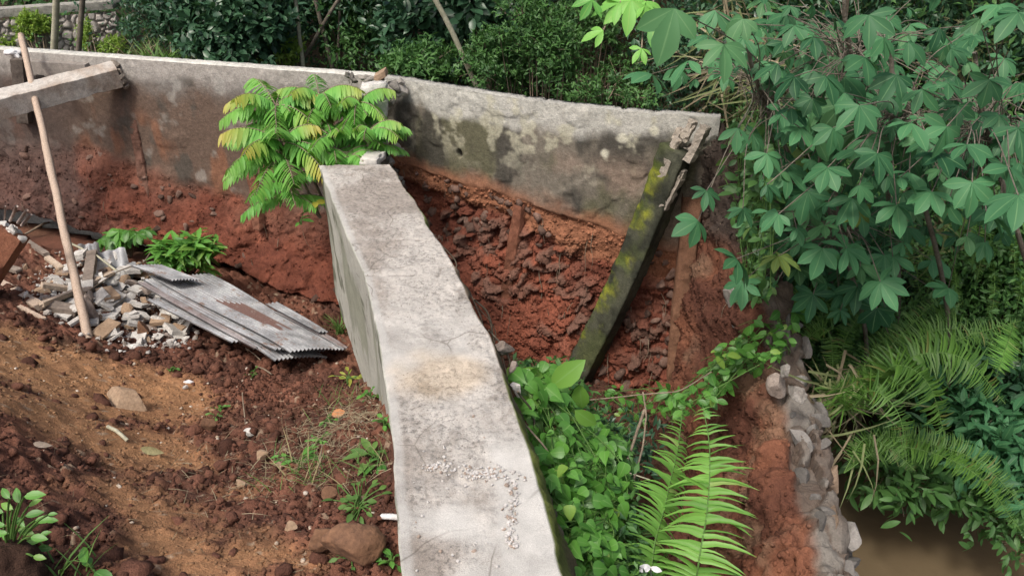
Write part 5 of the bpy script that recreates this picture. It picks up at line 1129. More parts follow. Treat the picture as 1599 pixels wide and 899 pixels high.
for (px, py, d, nl, L, tip), k in zip(ROS, own):
    c = W(px, py, d=d); bs = np.array(sap[k].location); mss[k].tube(curve([bs, (bs*.5+c*.5)+[.02, 0, -.02], c], 14), np.linspace(.013, .008, 15)[:len(curve([bs, (bs*.5+c*.5), c], 14))], 6)
    nl = int(nl*2.1)
    for j in range(nl):
        th = 2*np.pi*j/nl+g.uniform(-.25, .25); el = g.uniform(.15, .6) if j % 3 else g.uniform(.7, 1.2)
        dv = [math.cos(th), math.sin(th)*.8, el]; LL = L*d/F*g.uniform(.8, 1.15); lo = c-UP*(.12*(j % 2))
        compound(mls[k], mss[k], lo, dv, LL*1.1, 17, .135*LL/.42, g, g.uniform(.25, .8), tip*(1 if j % 4 == 0 else .12), .5)
for k, s_ in enumerate(sap): part('foliage', mls[k], M['Lbright'], s_); part('stem', mss[k], M['twig'], s_)
# little single yellow leaf and sprouts below
def sprig(name, label, cat, p, n, ls, mat, seed, T=T_OVAL, h=.08, spread=.05, extra=0., wsc=1., stem='Lgrass', tiltup=.3, group=None):
    g = np.random.default_rng(seed); t = thing(name, label, cat, loc=tuple(p), group=group); p = np.asarray(p, float); ml = MB(); ms = MB()
    for i in range(n):
        th = g.uniform(0, 6.28); q = p+np.array([math.cos(th)*spread*g.random(), math.sin(th)*spread*g.random(), h*g.uniform(.3, 1)])
        ms.tube(arc(p+g.normal(0, .006, 3)*[1, 1, 0], q, .01, 5), [.003]*5, 4, cap=False)
        leaves(ml, T, q[None], np.array([[math.cos(th), math.sin(th), g.uniform(-.2, tiltup)]]), UP[None]+.3*g.normal(size=(1, 3)), [ls*g.uniform(.7, 1.15)], [g.random()], extra, wsc)
    part('foliage', ml, M[mat], t); part('stem', ms, M['Lgrass'], t); return t
sprig('sprout', 'yellow leaved sprout hanging under the saplings beside the bent wall end', 'sprout', W(494, 330, d=5.75), 2, .10, 'Lyel', 50, extra=1., spread=.02)
sprig('sprout', 'small green sprout on the red earth face left of the yellow leaved one', 'sprout', W(470, 350, d=5.75), 4, .09, 'Lbright', 51, T_LANCE, spread=.05)
tuft('grass_tuft', 'grass tuft growing at the foot of the bent wall above the sheets', 'grass', onz(534, 520), 40, .22, 'Lgrass', 52, r=.03)
# cassava seedling and lanceolate bush by the wall
def small_cassava():
    p = onz(205, 402); t = thing('cassava_plant', 'small round leafed cassava plant at the foot of the left wall', 'plant', loc=tuple(p)); ml, ms = MB(), MB(); g = np.random.default_rng(60)
    for i in range(20):
        q = W(203+g.normal(0, 18), 368+g.normal(0, 9), y=p[1]-.12+g.normal(0, .08)); ms.tube(arc(p, q, .03, 6), .004, 4)
        palmate(ml, q, np.array([q[0]-p[0], -.4, -.1]), nrm(np.array([g.normal(0, .3), -.4, 1])), .125, int(g.choice([5, 6, 7])), g.random(), g, .25, T_OVAL if False else T_OBOV, 1.15, .25 if i == 3 else 0)
    part('foliage', ml, M['Lvine'], t); part('stem', ms, M['twig'], t)
small_cassava()
def lance_bush():
    p = onz(300, 440); t = thing('lanceolate_bush', 'dense bush of long narrow drooping leaves over the upper end of the sheets', 'bush', loc=tuple(p)); ml, ms = MB(), MB(); g = np.random.default_rng(61)
    for i in range(46):
        q = W(293+g.uniform(-42, 42), 396+g.uniform(-22, 24), y=p[1]+g.normal(0, .08)-.22); ms.tube(arc(p, q, .04, 6), .004, 4); n = 10; th = g.uniform(0, 6.28, n)
        d = np.stack([np.cos(th), np.sin(th)*.8, g.uniform(-.5, .7, n)], 1); leaves(ml, T_LANCE, q+g.normal(0, .02, (n, 3)), d, UP+.3*g.normal(size=(n, 3)), .16*g.uniform(.6, 1.15, n), g.random(n), .35*(g.random(n) < .3), .8)
    part('foliage', ml, M['Lvine'], t); part('stem', ms, M['twig'], t)
lance_bush()
# ------------------------------------------------------------------ weeds on the left soil
WD = [((560, 795), 24, .075, 'bright green small weed patch above the larger boulder', T_OVAL, .05, .13), ((470, 725), 16, .10, 'thin grassy weed left of the straw litter', T_LANCE, .07, .10), ((510, 662), 8, .06, 'tiny weed in the middle of the straw litter', T_OVAL, .04, .05),
      ((585, 718), 9, .17, 'broad grass blades weed beside the bent wall', T_LANCE, .05, .04), ((598, 725), 6, .12, 'small blade weed touching the bent wall under the straw', T_LANCE, .04, .05), ((602, 668), 9, .06, 'small round leaf weed at the bend of the wall foot', T_OVAL, .08, .04),
      ((545, 600), 12, .12, 'yellowing narrow leaf weed in the soil right of the sheets end', T_LANCE, .03, .10), ((578, 625), 10, .07, 'green weed sprouting at the foot of the bent wall', T_OVAL, .06, .05), ((345, 640), 8, .05, 'tiny pale green weed on the red soil left of the straw', T_OVAL, .03, .05),
      ((338, 652), 6, .05, 'little sprout just below the pale green weed', T_OVAL, .03, .04), ((268, 580), 6, .05, 'tiny grey green sprout below the rubble heap', T_OVAL, .03, .04), ((395, 590), 9, .06, 'frosty green weed below the corrugated sheets', T_OVAL, .03, .06), ((548, 875), 8, .05, 'small weed just in front of the larger boulder', T_OVAL, .04, .05), ((612, 885), 8, .07, 'small weed squeezed between the boulders and the bent wall', T_OVAL, .05, .04), ((500, 690), 10, .05, 'tiny clover like weed inside the straw', T_OVAL, .02, .08)]
for i, ((px, py), n, ls, lb, T, h, sp) in enumerate(WD):
    sprig('weed', lb, 'weed', onz(px, py, .0), int(n*1.3), ls*.6, 'Lyel' if 'yellow' in lb else 'Lvine' if i % 3 else 'Lgrass', 700+i, T, h, sp, extra=.6 if 'yellow' in lb else 0)
for i, (px, py, n, ln, lb) in enumerate([(480, 745, 50, .16, 'wispy grass clump left of the blade weed'), (565, 745, 50, .13, 'wispy grass clump under the blade weed'), (530, 640, 40, .13, 'wispy grass clump at the top of the straw litter'), (440, 735, 26, .12, 'sparse wispy grass above the small red clods')]):
    tuft('grass_tuft', lb, 'grass', onz(px, py), n, ln, 'Lgrass', 760+i, .8, 1.2, extra=1, r=.07)
mb = MB(); q = onz(533, 655, .03); leaves(mb, T_OVAL, q[None]-[.05, 0, 0], [[1, .2, .25]], [[.1, -.6, .8]], [.075], [.5], 0, 1.3); single('fallen_leaf', mb, flatmat('orange_dead_leaf', (.38, .15, .06), (.50, .24, .10)), 'orange dead leaf lying on the straw beside the bent wall', 'leaf')
mb = MB(); q = onz(222, 708, .03); leaves(mb, T_OVAL, q[None], [[1, -.25, -.1]], [[.1, -.9, .5]], [.12], [.5], 0, .7); single('fallen_leaf', mb, flatmat('olive_dead_leaf', (.16, .15, .07), (.27, .25, .13)), 'olive curled dead leaf on the soil at the edge of the sand', 'leaf')
mb = MB(); q = onz(55, 700, .03); leaves(mb, T_OVAL, q[None], [[1, -.3, .1]], [[.1, -.8, .6]], [.09], [.5], 0, .6); single('fallen_leaf', mb, M['darkwood'], 'dark dry leaf half buried in the sand at the left', 'leaf')
def corner_weed():
    g = np.random.default_rng(62); p = onz(18, 880); t = thing('broad_leaf_weed', 'green broad leaved weed growing in the lower left corner', 'weed', loc=tuple(p)); ml, ms = MB(), MB()
    for px, py, s, ang in [(38, 775, 40, .1), (30, 785, 34, 1.9), (20, 795, 30, 2.6), (40, 805, 34, .3), (55, 812, 34, 0), (28, 825, 36, -.6), (48, 838, 34, -.3), (12, 832, 34, 3.4), (58, 855, 30, -.2), (35, 860, 28, -1.2), (10, 855, 30, 3.8), (5, 800, 28, 2.9), (70, 812, 26, -.1), (20, 870, 26, 4), (2, 885, 30, 3.6), (62, 835, 22, .4), (15, 778, 30, 2.2), (45, 790, 26, .8), (25, 808, 28, -1), (38, 848, 30, .2), (52, 868, 26, -.4), (22, 842, 28, 2.8), (8, 820, 28, 3.2), (33, 878, 26, -1.6), (75, 803, 18, .1), (12, 868, 26, -2)]:
        q = W(px, py, y=p[1]+g.uniform(-.10, .06)); dpt = np.linalg.norm(q-[0, 0, 2]); ms.tube(arc(p, q, .03, 8), .0035, 5)
        leaves(ml, T_OVAL, q[None], [[math.cos(ang), .5*math.sin(ang), .15+.3*math.sin(ang)]], [[.1*g.normal(), -.5, 1]], [s*.66*dpt/F], [g.random()], .3*(g.random() < .2), .95)
    part('foliage', ml, M['Lvine'], t); part('stem', ms, M['Lgrass'], t)
    mb = MB(); q = onz(28, 905); Vv, Fc = ICO[4]; Vv = Vv*(1+.35*fbm(Vv, 2, 5, 3, .6)[:, None])*[.10, .09, .13]; mb.add(Vv+q+[0, 0, .02], Fc, [.05, .028, .02]); single('earth_clod', mb, M['soil'], 'dark earth clod under the broad leaved weed in the lower left corner', 'clod', attr='col')
corner_weed()
sprig('weed', 'pale two leaved sprout at the bottom edge right of the corner weed', 'weed', onz(148, 896), 4, .10, 'Lvine', 780, T_OVAL, .05, .05)
tuft('grass_tuft', 'few long grass blades at the bottom edge beside the corner weed', 'grass', onz(95, 905), 22, .2, 'Lgrass', 781, 1, 1.2, r=.05)
# ------------------------------------------------------------------ right pit: vines and roots by the bent wall
BRx = lambda y: np.interp(y, BR[:, 1], BR[:, 0])
def vine(label, poly, zf, n, smin, smax, mat, seed, nst=14, T=T_HEART, wsc=1.):
    g = np.random.default_rng(seed); poly = np.array(poly); ml, ms = MB(), MB(); pts = []
    while len(pts) < n:
        px, py = g.uniform(poly[:, 0].min(), poly[:, 0].max()), g.uniform(poly[:, 1].min(), poly[:, 1].max())
        if in_poly((px, py), poly): pts.append((px, py))
    P = np.array([W(a, b, z=zf(a, b)+g.uniform(-.22, .05)) for a, b in pts]); base = P.mean(0); base[2] = H(base[0], base[1]); t = thing('vine', label, 'vine', loc=tuple(base))
    d = nrm(np.stack([g.normal(0, .8, n), g.uniform(-1, .2, n), g.uniform(-.8, .1, n)], 1)); nn = nrm(np.stack([g.normal(0, .6, n), g.uniform(-1.1, .4, n), np.ones(n)*.8], 1))
    sz = g.uniform(smin, smax, n)*np.linalg.norm(P-[0, 0, 2], axis=1)/F; leaves(ml, T, P, d, nn, sz, g.random(n), .6*(g.random(n) < .08), wsc)
    for i in range(nst):
        ids = g.choice(n, 4, replace=False); ids = ids[np.argsort(P[ids, 1])]; ms.tube(curve(P[ids]-[0, 0, .03], 24), .0035, 4)
    for i in range(n): ms.tube(arc(P[i], P[i]-nn[i]*.04-d[i]*.05-UP*.03, .0, 4), .0018, 3, cap=False)
    part('foliage', ml, M[mat], t); part('stem', ms, M['Lgrass'], t)
vz = lambda a, b: -.22-.0028*max(0, a-np.interp(b, [560, 640, 760, 899], [800, 815, 845, 880]))
vine('lush heart leaved vine spilling along the right side of the bent wall', [(800, 575), (850, 565), (890, 600), (905, 640), (945, 660), (975, 700), (985, 750), (960, 820), (975, 899), (890, 899), (862, 820), (838, 720), (818, 650)], vz, 520, 8, 32, 'Lvine', 801, 40)
undermat = MB()
g = np.random.default_rng(802); n = 2600; a = g.uniform(0, 1, n); py = g.uniform(560, 960, n); px = np.interp(py, [560, 640, 760, 899, 960], [800, 822, 852, 885, 900])+a*np.interp(py, [560, 700, 899], [90, 150, 130])
P = np.array([W(x_, y_, z=-.55-.5*g.random()) for x_, y_ in zip(px, py)]); leaves(undermat, T_LOW, P, rdir(n, 0, g), nrm(UP+.5*g.normal(size=(n, 3))), g.uniform(.03, .07, n), g.random(n)); single('ground_cover', undermat, M['Lmid'], None, None, kind='stuff')
# large bright leaves standing at the top of the vine
def big_leaves():
    p = W(880, 640, z=-.6); t = thing('broad_leaf_plant', 'plant with two large bright upright leaves, under the foot of the leaning post', 'plant', loc=tuple(p)); ml, ms = MB(), MB()
    for (px, py, s, dx, dz) in [(862, 602, 66, .75, .8), (905, 600, 50, .1, -1), (848, 588, 40, -.8, .3), (842, 630, 52, -.9, .0), (898, 640, 44, .6, -.5)]:
        q = W(px, py, z=-.35); ms.tube(arc(p, q, .03, 6), .004, 5); leaves(ml, T_OVAL, q[None], [[dx, -.1, dz]], [[-.2, -.9, .45]], [s*3.6/F*1.1], [.8], .25, 1.1)
    part('foliage', ml, M['Lvine'], t); part('stem', ms, M['Lgrass'], t)
big_leaves()
vine('small leaved bright vine covering the red mound at the head of the creek wall', [(1040, 610), (1090, 585), (1120, 545), (1165, 510), (1200, 470), (1250, 470), (1240, 530), (1210, 570), (1150, 585), (1110, 640), (1050, 650)], lambda a, b: -.80 if b > 560 else -.62, 330, 9, 24, 'Lvine', 803, 16, T_OVAL, 1.2)
vine('dark small leaved ivy over the mud of the broken wall end, behind cassava leaves', [(1135, 190), (1210, 190), (1215, 300), (1205, 460), (1150, 470), (1160, 380), (1130, 300)], lambda a, b: float(W(a, b, x=1.46)[2])+.04, 420, 8, 24, 'Lmid', 806, 20, T_OVAL, 1.1)
vine('sparse vine trailing below the pilaster on the right wall', [(940, 600), (1040, 590), (1060, 640), (960, 680)], lambda a, b: -1.2, 60, 8, 20, 'Lvine', 804, 8, T_OVAL, 1.1)
for i, (pts, r, lb) in enumerate([(((935, 780), (968, 745), (990, 690), (1005, 640)), .008, 'pale bare branch rising in the pit behind the vine'), (((990, 750), (1003, 700), (1010, 650), (1004, 612)), .005, 'thin crooked root hanging in the pit left of the tall ferns'), (((905, 670), (960, 730), (1015, 748)), .004, 'straight green stalk slanting across the vine to the ferns'), (((910, 626), (1000, 616), (1060, 612), (1110, 580)), .004, 'thin tendril strung along under the right wall'), (((940, 840), (960, 800), (975, 770)), .006, 'short dry branch in the pit beside the small dark fern')]):
    stick('bare_branch', [W(a, b, z=-.75) for a, b in pts], r, 'twig' if i != 2 else 'bamboo', lb, 'branch', seed=60+i)
shrub('shrub', 'dark dead leafed bush in the pit between the vine and the tall ferns', 'bush', W(985, 760, z=-1.5), W(975, 690, z=-1.15), (.30, .25, .22), 80, 9, .07, 'Ldark', 2201, None, T_LANCE)
shrub('shrub', 'dark grassy bush in the pit at the bottom, beneath the vine', 'bush', W(920, 960, z=-1.4), W(915, 890, z=-.95), (.20, .35, .2), 90, 9, .09, 'Lmid', 2202, None, T_LANCE)
# roots and crust under the right wall end of the bent wall
mb = MB(); g = np.random.default_rng(810)
for i in range(40):
    y0 = g.uniform(2.6, 4.4); x0 = BRx(y0)+.06; z0 = -g.uniform(.1, .6); mb.tube(curve([(x0, y0, z0), (x0+g.uniform(.02, .12), y0+g.uniform(-.1, .1), z0-g.uniform(.1, .25)), (x0+g.uniform(.0, .2), y0+g.uniform(-.2, .2), z0-g.uniform(.3, .6))], 10), g.uniform(.002, .006), 4)
single('hanging_roots', mb, M['twig'], None, None, kind='stuff')
for i, (px, py, w_, h_, lb) in enumerate([(786, 545, 40, 30, 'grey lump crumbling off the right side of the bent wall'), (806, 606, 32, 26, 'whitish stone tucked against the right side of the bent wall above the vine'), (800, 575, 26, 20, 'small brown lump between the two pale ones at the right side of the bent wall')]):
    q = W(px, py, z=-.22); k = np.linalg.norm(q-[0, 0, 2])/F*.5; mb = MB(); rock(mb, q, (w_*k, w_*k, h_*k), 3, .6, 1300+i); single('crumbled_lump', mb, M['chunkdark' if i != 1 else 'chunk'], lb, 'rubble', smooth=False)
# ------------------------------------------------------------------ ferns
def fern(label, base, fr, mat, seed, T=[T_PDR, T_PDL], npair=44, wid=.12, face=(0, -.8, .6), rnd=.5, up=.25, rr=.005, group=None):
    g = np.random.default_rng(seed); base = np.asarray(base, float); t = thing('fern', label, 'fern', loc=tuple(base), group=group)
    for f in fr:
        pts = f[0]; npf = 1.5 if isinstance(T, list) and T[0] is T_PDR else 1; w_ = f[1] if len(f) > 1 else wid; n_ = f[2] if len(f) > 2 else npair; fc = f[3] if len(f) > 3 else face; ml, ms = MB(), MB(); frond(ml, ms, pts, w_, int(n_*npf), g, fc, rnd, rr, T, up=up)
        o1 = part('frond', ml, M[mat], t); o2 = link('rachis', ms.mesh('rachis', True, tuple(base)), M['Lgrass'], o1)
    return t
D0 = 3.55
fb = W(1075, 990, d=3.5); fb[2] = -1.45
fern('pair of tall bright sword fern fronds standing upright at the bottom of the pit', fb, [
    ([fb, W(1018, 905, d=3.40), W(1040, 780, d=3.55), W(1058, 700, d=3.67), W(1066, 637, d=3.75)], .155, 70, (.55, -.75, .45)),
    ([fb+[.03, 0, 0], W(1088, 900, d=3.3), W(1105, 790, d=3.42), W(1108, 700, d=3.55), W(1097, 630, d=3.65)], .185, 72, (-.45, -.8, .4))], 'Lfern', 901, T=[T_PFR, T_PFL], up=.38, rnd=.7, rr=.006)
fern('small dark fern frond in the pit to the left of the tall bright pair', W(1000, 930, z=-1.5), [([W(1000, 930, z=-1.5), W(1000, 860, d=3.9), W(992, 800, d=3.95), W(985, 765, d=4.0)], .10, 34), ([W(990, 930, z=-1.5), W(970, 880, d=3.9), W(955, 830, d=3.95), (W(940, 800, d=4.0))], .08, 26)], 'Lfernd', 902)
mb = MB(); g = np.random.default_rng(904); ms_ = W(1016, 885, d=3.3)
for i in range(5): leaves(mb, T_OVAL, ms_[None], [[g.normal(0, 1), -.3, g.uniform(-.2, .8)]], [[0, -.8, .6]], [.05], [.9], 1., 1.); 
mb.tube([W(1022, 960, z=-1.3), W(1018, 920, d=3.35), ms_], .004, 5); single('pale_bud', mb, M['white'], 'whitish fuzzy fern bud at the bottom edge in front of the bright pair', 'bud')
rb = np.array([1.90, 4.0, -1.0])
def wf(*p): return [W(a, b, d=dd) for a, b, dd in p]
fern('large arching fern clump on the outer edge of the creek wall', rb, [
    ([rb]+wf((1340, 590, 5.0), (1410, 520, 4.9), (1476, 455, 4.9)), .085, 50), ([rb]+wf((1360, 600, 4.9), (1440, 530, 4.8), (1505, 470, 4.8)), .09, 50),
    ([rb]+wf((1350, 610, 4.7), (1430, 560, 4.5), (1510, 525, 4.4), (1596, 500, 4.3)), .10, 60), ([rb]+wf((1360, 600, 4.6), (1430, 555, 4.4), (1505, 560, 4.3), (1570, 630, 4.3)), .15, 60, (0, -.6, .8)),
    ([rb]+wf((1350, 605, 4.6), (1400, 570, 4.4), (1450, 600, 4.3), (1478, 690, 4.3)), .15, 56, (.3, -.6, .8)), ([rb]+wf((1330, 600, 4.9), (1370, 540, 5.0), (1430, 500, 5.1)), .09, 44),
    ([rb]+wf((1320, 640, 4.6), (1360, 610, 4.4), (1400, 640, 4.3), (1415, 700, 4.3)), .12, 44), ([rb]+wf((1310, 590, 5.1), (1320, 530, 5.2), (1350, 480, 5.3)), .08, 40),
    ([rb]+wf((1370, 590, 4.8), (1450, 520, 4.7), (1530, 520, 4.6), (1560, 545, 4.6)), .10, 50)], 'Lfernd', 910, rnd=.6)
rb2 = np.array([2.02, 3.62, -1.35])
fern('low fern clump reaching right over the brown water', rb2, [
    ([rb2]+wf((1380, 685, 4.9), (1450, 692, 4.8), (1530, 722, 4.7), (1599, 790, 4.6)), .10, 60), ([rb2]+wf((1380, 700, 4.8), (1450, 705, 4.7), (1530, 745, 4.5), (1595, 830, 4.4)), .11, 60, (.2, -.4, .9)),
    ([rb2]+wf((1380, 695, 5.1), (1460, 690, 5.1), (1550, 720, 5.1)), .11, 50), ([rb2]+wf((1350, 685, 4.8), (1390, 700, 4.7), (1430, 735, 4.6)), .08, 36)], 'Lfernd', 911, rnd=.75)
rb3 = W(1240, 560, d=5.2)
fern('delicate light green fern behind the vine covered mound', rb3, [([rb3]+wf((1225, 500, 5.2), (1250, 458, 5.2), (1290, 470, 5.2), (1300, 510, 5.1)), .08, 40), ([rb3]+wf((1210, 500, 5.2), (1205, 460, 5.2), (1215, 440, 5.2)), .07, 30), ([rb3]+wf((1270, 520, 5.1), (1295, 520, 5.0), (1302, 590, 5.0)), .07, 34), ([rb3]+wf((1200, 520, 5.2), (1175, 470, 5.3)), .07, 30), ([rb3]+wf((1280, 500, 5.3), (1330, 480, 5.4), (1345, 520, 5.4)), .07, 36)], 'Lfernd', 912, rnd=.9)
rb4 = W(1545, 300, d=5.6)
fern('narrow hanging light fern fronds high on the right bank', rb4, [([W(px_, py_, d=5.7), W(px_+3, py_+45, d=5.45), W(px_-4, py_+ln_, d=5.4)], .05, 34) for px_, py_, ln_ in ((1420, 330, 90), (1452, 360, 100), (1490, 410, 90), (1550, 400, 120), (1580, 480, 100), (1500, 300, 80), (1592, 400, 80), (1468, 470, 70))]+[([rb4]+wf((1540, 360, 5.5), (1525, 440, 5.4)), .06, 40), ([rb4]+wf((1520, 330, 5.5), (1518, 420, 5.4)), .05, 36), ([rb4]+wf((1580, 360, 5.5), (1585, 430, 5.4)), .05, 34), ([rb4]+wf((1440, 400, 5.6), (1440, 480, 5.5)), .06, 30)], 'Lfernd', 913, rnd=1.)
rb5 = W(1585, 500, d=5.0)
fern('single bright fern frond hanging at the right edge', rb5, [([rb5]+wf((1575, 530, 4.9), (1556, 585, 4.8)), .10, 34)], 'Lfern', 914, rnd=.4)
# ------------------------------------------------------------------ bank plants right of the creek
bank = [(1405, 735, 5.2, 55, 34, 'leafy plant leaning out over the brown water', 'Lmid', .13, 60, T_LANCE), (1545, 700, 5.3, 80, 50, 'broad oval leaved bush at the right above the water', 'Lcass', .15, 120, T_LANCE), (1560, 640, 5.6, 70, 60, 'dark leafy bush behind the arching fern tips', 'Ldark', .10, 150, T_OVAL),
        (1350, 560, 6.2, 90, 70, 'shaded small leaf bush behind the large fern clump', 'Lmid', .07, 260, T_LOW), (1290, 480, 6.4, 80, 70, 'dark bush behind the light green fern', 'Lmid', .07, 260, T_LOW), (1480, 420, 6.2, 90, 80, 'dark bush halfway up the right bank', 'Ldark', .07, 240, T_LOW),
        (1570, 380, 5.8, 80, 90, 'dark bush at the right edge under the big leaves', 'Lmid', .07, 240, T_LOW), (1250, 330, 6.6, 90, 90, 'bush on the bank behind the hanging leaves of the wall end', 'Lmid', .08, 260, T_LOW), (1400, 270, 6.8, 110, 90, 'dense bush in the middle of the right bank behind the cassava', 'Lmid', .08, 300, T_LOW),
        (1550, 200, 6.6, 100, 100, 'dense bush high at the right edge', 'Ldark', .09, 280, T_LOW), (1180, 150, 7.2, 80, 110, 'pale tangled bush beyond the right wall end', 'Lmid', .06, 280, T_LOW), (1330, 90, 7.6, 110, 90, 'dark bush at the top behind the cassava stems', 'Ldark', .09, 300, T_LOW), (1500, 60, 7.4, 110, 80, 'dark bush in the top right behind the cassava crown', 'Ldark', .09, 280, T_LOW),
        (1195, 320, 5.9, 45, 60, 'small leaved bush hugging the mud behind the broken wall end', 'Lmid', .05, 150, T_LOW), (1225, 430, 5.8, 50, 50, 'shaded small bush between the broken wall end and the light green fern', 'Lmid', .05, 150, T_LOW), (1240, 210, 6.0, 60, 60, 'fine leaved bush just above the mud of the broken wall end', 'Lmid', .05, 180, T_LOW),
        (1588, 800, 5.1, 34, 28, 'small leafy plant at the right edge of the water', 'Lmid', .10, 50, T_LANCE), (1490, 750, 5.3, 55, 30, 'leafy plant between the two low fern fronds', 'Lmid', .11, 70, T_LANCE)]
for i, (px, py, d, rx, rz, lb, mt, ls, nt_, T) in enumerate(bank):
    c = W(px, py, d=d); b = c-[0, -.2, rz*d/F+.1]; k_ = .7 if py > 680 else .25; b = np.array([c[0]+k_*.8, c[1]+k_, min(H(c[0]+k_*.8, c[1]+k_), c[2])]); shrub('shrub', lb, 'bush', b, c, (rx*d/F, .4, rz*d/F*1.05), nt_, 11 if T is T_LOW else 9, ls, mt, 2300+i, 'bushes on the right bank', T, lumps=8)
# dry hanging grass on the bank
def hang(label, pts, n, ln, seed, mat='Ldry'):
    g = np.random.default_rng(seed); P = np.array([W(*q[:2], d=q[2]) for q in pts]); k = g.integers(0, len(P), n); Q = P[k]+g.normal(0, .12, (n, 3))
    mb = MB(); d = np.stack([g.normal(0, .35, n), g.normal(-.1, .2, n), -np.ones(n)+g.random(n)*1.3], 1); leaves(mb, T_BLADE, Q, d, np.stack([g.normal(0, .4, n), -np.ones(n), .3*np.ones(n)], 1), ln*g.uniform(.5, 1.2, n), g.random(n), .8*(g.random(n) < .45), .9); single('hanging_grass', mb, M[mat], label, 'grass')
hang('dry pale grass hanging on the bank right of the wall end, top middle', [(1130, 20, 6.6), (1160, 70, 6.5), (1200, 60, 6.5), (1140, 120, 6.4), (1190, 140, 6.3), (1220, 100, 6.4), (1110, 60, 6.7)], 260, .42, 951)
hang('brown dry grass in the dark top right, behind the cassava', [(1500, 50, 6.4), (1530, 90, 6.3), (1560, 60, 6.3), (1480, 90, 6.4)], 200, .4, 952)
hang('dry rootlets hanging in the dark hollow on the right bank', [(1470, 330, 5.8), (1490, 360, 5.8), (1510, 340, 5.8)], 46, .6, 953)
hang('tawny stalks drooping from the base of the large fern clump', [(1300, 620, 4.9), (1290, 650, 4.8), (1320, 610, 5.0)], 120, .4, 954)
# ------------------------------------------------------------------ cassava plants over the right side
CAS = [  # px, py, leaflet px, depth, n leaflets, out angle (image, deg, 0=right, 90=down), plant
 (1053, 14, 80, 2.5, 3, 95, 0), (1270, 58, 48, 3.3, 5, 90, 1), (1357, 24, 62, 3.0, 5, 88, 1), (1418, 66, 58, 3.1, 3, 40, 1), (1400, 118, 46, 3.4, 5, 120, 2), (1342, 165, 62, 3.0, 5, 92, 2), (1318, 145, 46, 3.3, 3, 60, 2), (1152, 200, 46, 3.4, 3, 100, 0), (1510, 226, 60, 3.0, 5, 95, 3),
 (1422, 192, 46, 3.3, 5, 95, 2), (1478, 198, 52, 3.3, 5, 110, 3), (1518, 285, 66, 2.9, 5, 90, 3), (1576, 262, 66, 2.9, 5, 80, 3), (1370, 240, 56, 3.3, 5, 85, 2), (1292, 262, 50, 3.6, 5, 95, 2), (1590, 305, 70, 2.7, 5, 90, 3), (1090, 345, 46, 3.9, 4, 120, 0), (1103, 298, 30, 3.8, 6, 90, 0),
 (1160, 326, 36, 3.9, 6, 80, 0), (1200, 330, 46, 3.9, 5, 80, 4), (1150, 404, 54, 4.0, 7, 90, 4), (1284, 388, 52, 4.1, 5, 100, 4), (1322, 388, 50, 4.1, 6, -20, 4), (1375, 440, 50, 4.1, 7, 70, 4), (1215, 400, 48, 4.2, 7, 90, 4), (1160, 440, 40, 4.3, 6, 90, 4), (1197, 240, 48, 3.8, 5, 95, 0),
 (1240, 120, 42, 3.5, 5, 130, 1), (1215, 100, 44, 3.6, 3, 150, 1), (1440, 140, 54, 3.3, 5, 60, 3), (1480, 130, 44, 3.4, 5, 70, 3), (1545, 125, 50, 3.2, 5, 90, 3), (1250, 200, 44, 3.7, 5, 90, 0), (1300, 200, 44, 3.6, 5, 100, 2), (1235, 170, 46, 3.7, 5, 90, 1),
 (1130, 70, 52, 3.1, 5, 100, 0), (1075, 95, 50, 3.2, 3, 85, 0), (1590, 20, 60, 2.9, 5, 120, 3), (1560, 8, 50, 3.0, 5, 100, 3), (1530, 30, 44, 3.3, 4, 120, 3), (1455, 300, 60, 3.5, 5, 100, 3), (1400, 320, 54, 3.7, 5, 95, 2), (1330, 310, 54, 3.8, 6, 95, 4), (1262, 300, 54, 3.9, 5, 95, 4), (1560, 180, 50, 3.3, 5, 90, 3), (1590, 200, 54, 3.2, 5, 90, 3), (1240, 40, 50, 3.6, 5, 100, 1), (1300, 25, 44, 3.5, 5, 110, 1),
 (1350, 90, 44, 3.6, 5, 95, 1), (1290, 120, 46, 3.6, 5, 95, 1), (1385, 150, 46, 3.6, 5, 95, 2), (1465, 240, 50, 3.4, 5, 95, 3), (1230, 270, 48, 3.9, 5, 100, 4), (1420, 270, 54, 3.6, 5, 95, 2), (1540, 330, 60, 3.1, 5, 95, 3), (1495, 165, 48, 3.5, 5, 80, 3), (1160, 30, 50, 3.5, 5, 110, 0), (1380, 60, 50, 3.3, 5, 90, 1), (1340, 235, 54, 3.6, 5, 105, 2)]
PLB = ['cassava plant reaching furthest left, its top leaf over the end of the right wall', 'cassava plant whose leaves hang at the top middle of the leafy right side', 'cassava plant with the brown diagonal branch in the centre of the leafy right side', 'cassava plant with the largest leaves, crowding the right edge', 'cassava plant with dusty grey green leaves, lowest, above the ferns']
RT = [(2.9, 5.8), (3.2, 5.3), (3.4, 4.7), (3.8, 4.0), (2.9, 5.1)]; HUB = [(1190, 150, 4.3), (1330, 90, 4.2), (1405, 185, 3.9), (1540, 200, 3.8), (1310, 360, 4.6)]
g = np.random.default_rng(1001); cp = []
for k in range(5):
    b = gb(*RT[k]); cp.append((thing('cassava_plant', PLB[k], 'plant', loc=tuple(b), group='cassava plants over the right side'), MB(), MB(), W(HUB[k][0], HUB[k][1], d=HUB[k][2])))
    hub = cp[k][3]; cp[k][2].tube(curve([b, (b+hub)/2+[.15, .1, .1], hub, hub+(hub-b)*.12], 26), np.linspace(.018, .009, 27)[:len(curve([b, (b+hub)/2, hub, hub+(hub-b)*.12], 26))], 7)
FWD = np.array([0, CP, -SP]); DN = np.array([0, -SP, -CP]); RG = np.array([1., 0, 0])
extra_leaves = []
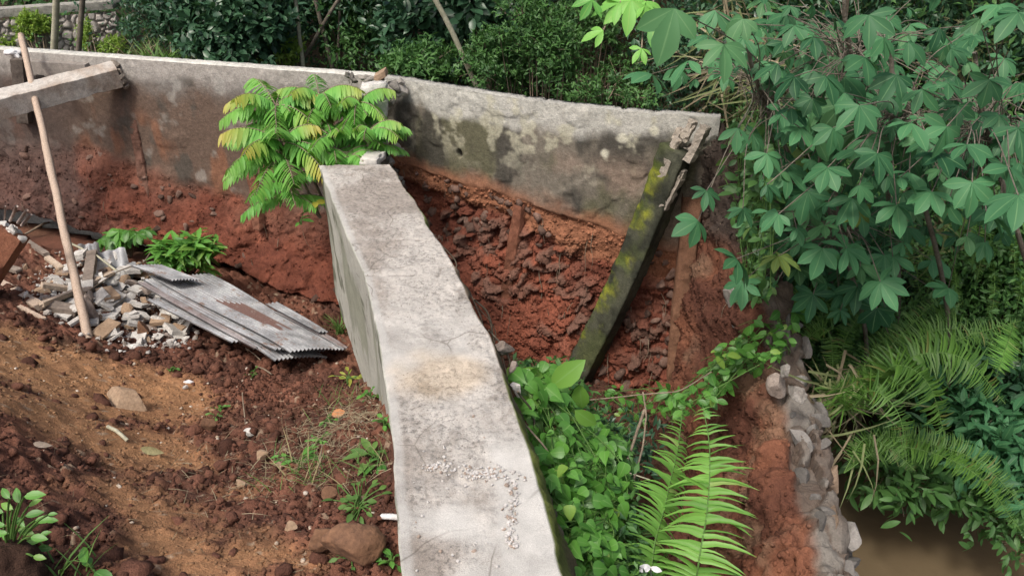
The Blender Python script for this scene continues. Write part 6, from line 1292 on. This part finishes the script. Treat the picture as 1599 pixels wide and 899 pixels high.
for k in range(5):
    px, py, d = HUB[k]
    for i in range(92): extra_leaves.append((px+g.normal(0, 88), py+g.normal(18, 74), g.uniform(22, 50), d+g.uniform(-.3, .9), int(g.choice([3, 4, 5, 5] if k != 4 else [5, 6, 7])), g.uniform(40, 140), k))
for j, (px, py, s, d, nl, an, k) in enumerate(CAS+extra_leaves):
    if j >= len(CAS) and px < 1165 and py > 130: continue
    t, ml, ms, hub = cp[k]; c = W(px, py, d=d); a = math.radians(an+g.uniform(-12, 12)); out = RG*math.cos(a)+DN*math.sin(a)*.8
    n = nrm(-FWD*.65+UP*.8+.38*g.normal(size=3)); palmate(ml, c, out, n, s*d/F*g.uniform(.8, 1.15), nl, float(np.clip(g.normal(.55, .3), 0, 1)), g, g.uniform(.1, .45), wsc=g.uniform(1.0, 1.35) if nl < 6 else 1.0, extra=(.35 if g.random() < .03 else .05*(g.random() < .15)))
    ms.tube(curve([hub+g.normal(0, .06, 3), (hub+c)/2+[0, 0, .06]+g.normal(0, .03, 3), c], 12), .0026, 5, cap=False)
for t, ml, ms, hub in cp: part('foliage', ml, M['Lcass'], t); part('stem', ms, M['bark'], t)
# bright yellow-green leaves at the top, nearest
t = thing('cassava_plant', 'bright yellow green leaves dipping in at the top, over the right wall', 'plant', loc=tuple(gb(2.4, 5.9))); ml, ms = MB(), MB(); hub = W(1010, -60, d=3.3); bb = np.array(t.location); ms.tube(curve([bb, W(1330, -70, d=4.4), W(1120, -110, d=3.6), hub], 24), .012, 6)
for (px, py, s, an, nl, rn) in [(985, 0, 58, 100, 5, .9), (1008, 2, 40, 70, 3, .9), (968, 5, 44, 170, 3, .8), (942, 48, 34, 170, 3, 1.), (1002, 76, 26, 110, 4, 1.), (1022, 30, 40, 100, 3, .2), (925, 0, 40, 120, 3, .2)]:
    c = W(px, py, d=2.7); a = math.radians(an); palmate(ml, c, RG*math.cos(a)+DN*math.sin(a), nrm(-FWD*.7+UP*.6), s*2.7/F*1.1, nl, rn, g, .2, extra=0); ms.tube(curve([hub, (hub+c)/2+[0, 0, .05], c], 10), .003, 4, cap=False)
part('foliage', ml, M['Lbright'], t); part('stem', ms, M['twig'], t)
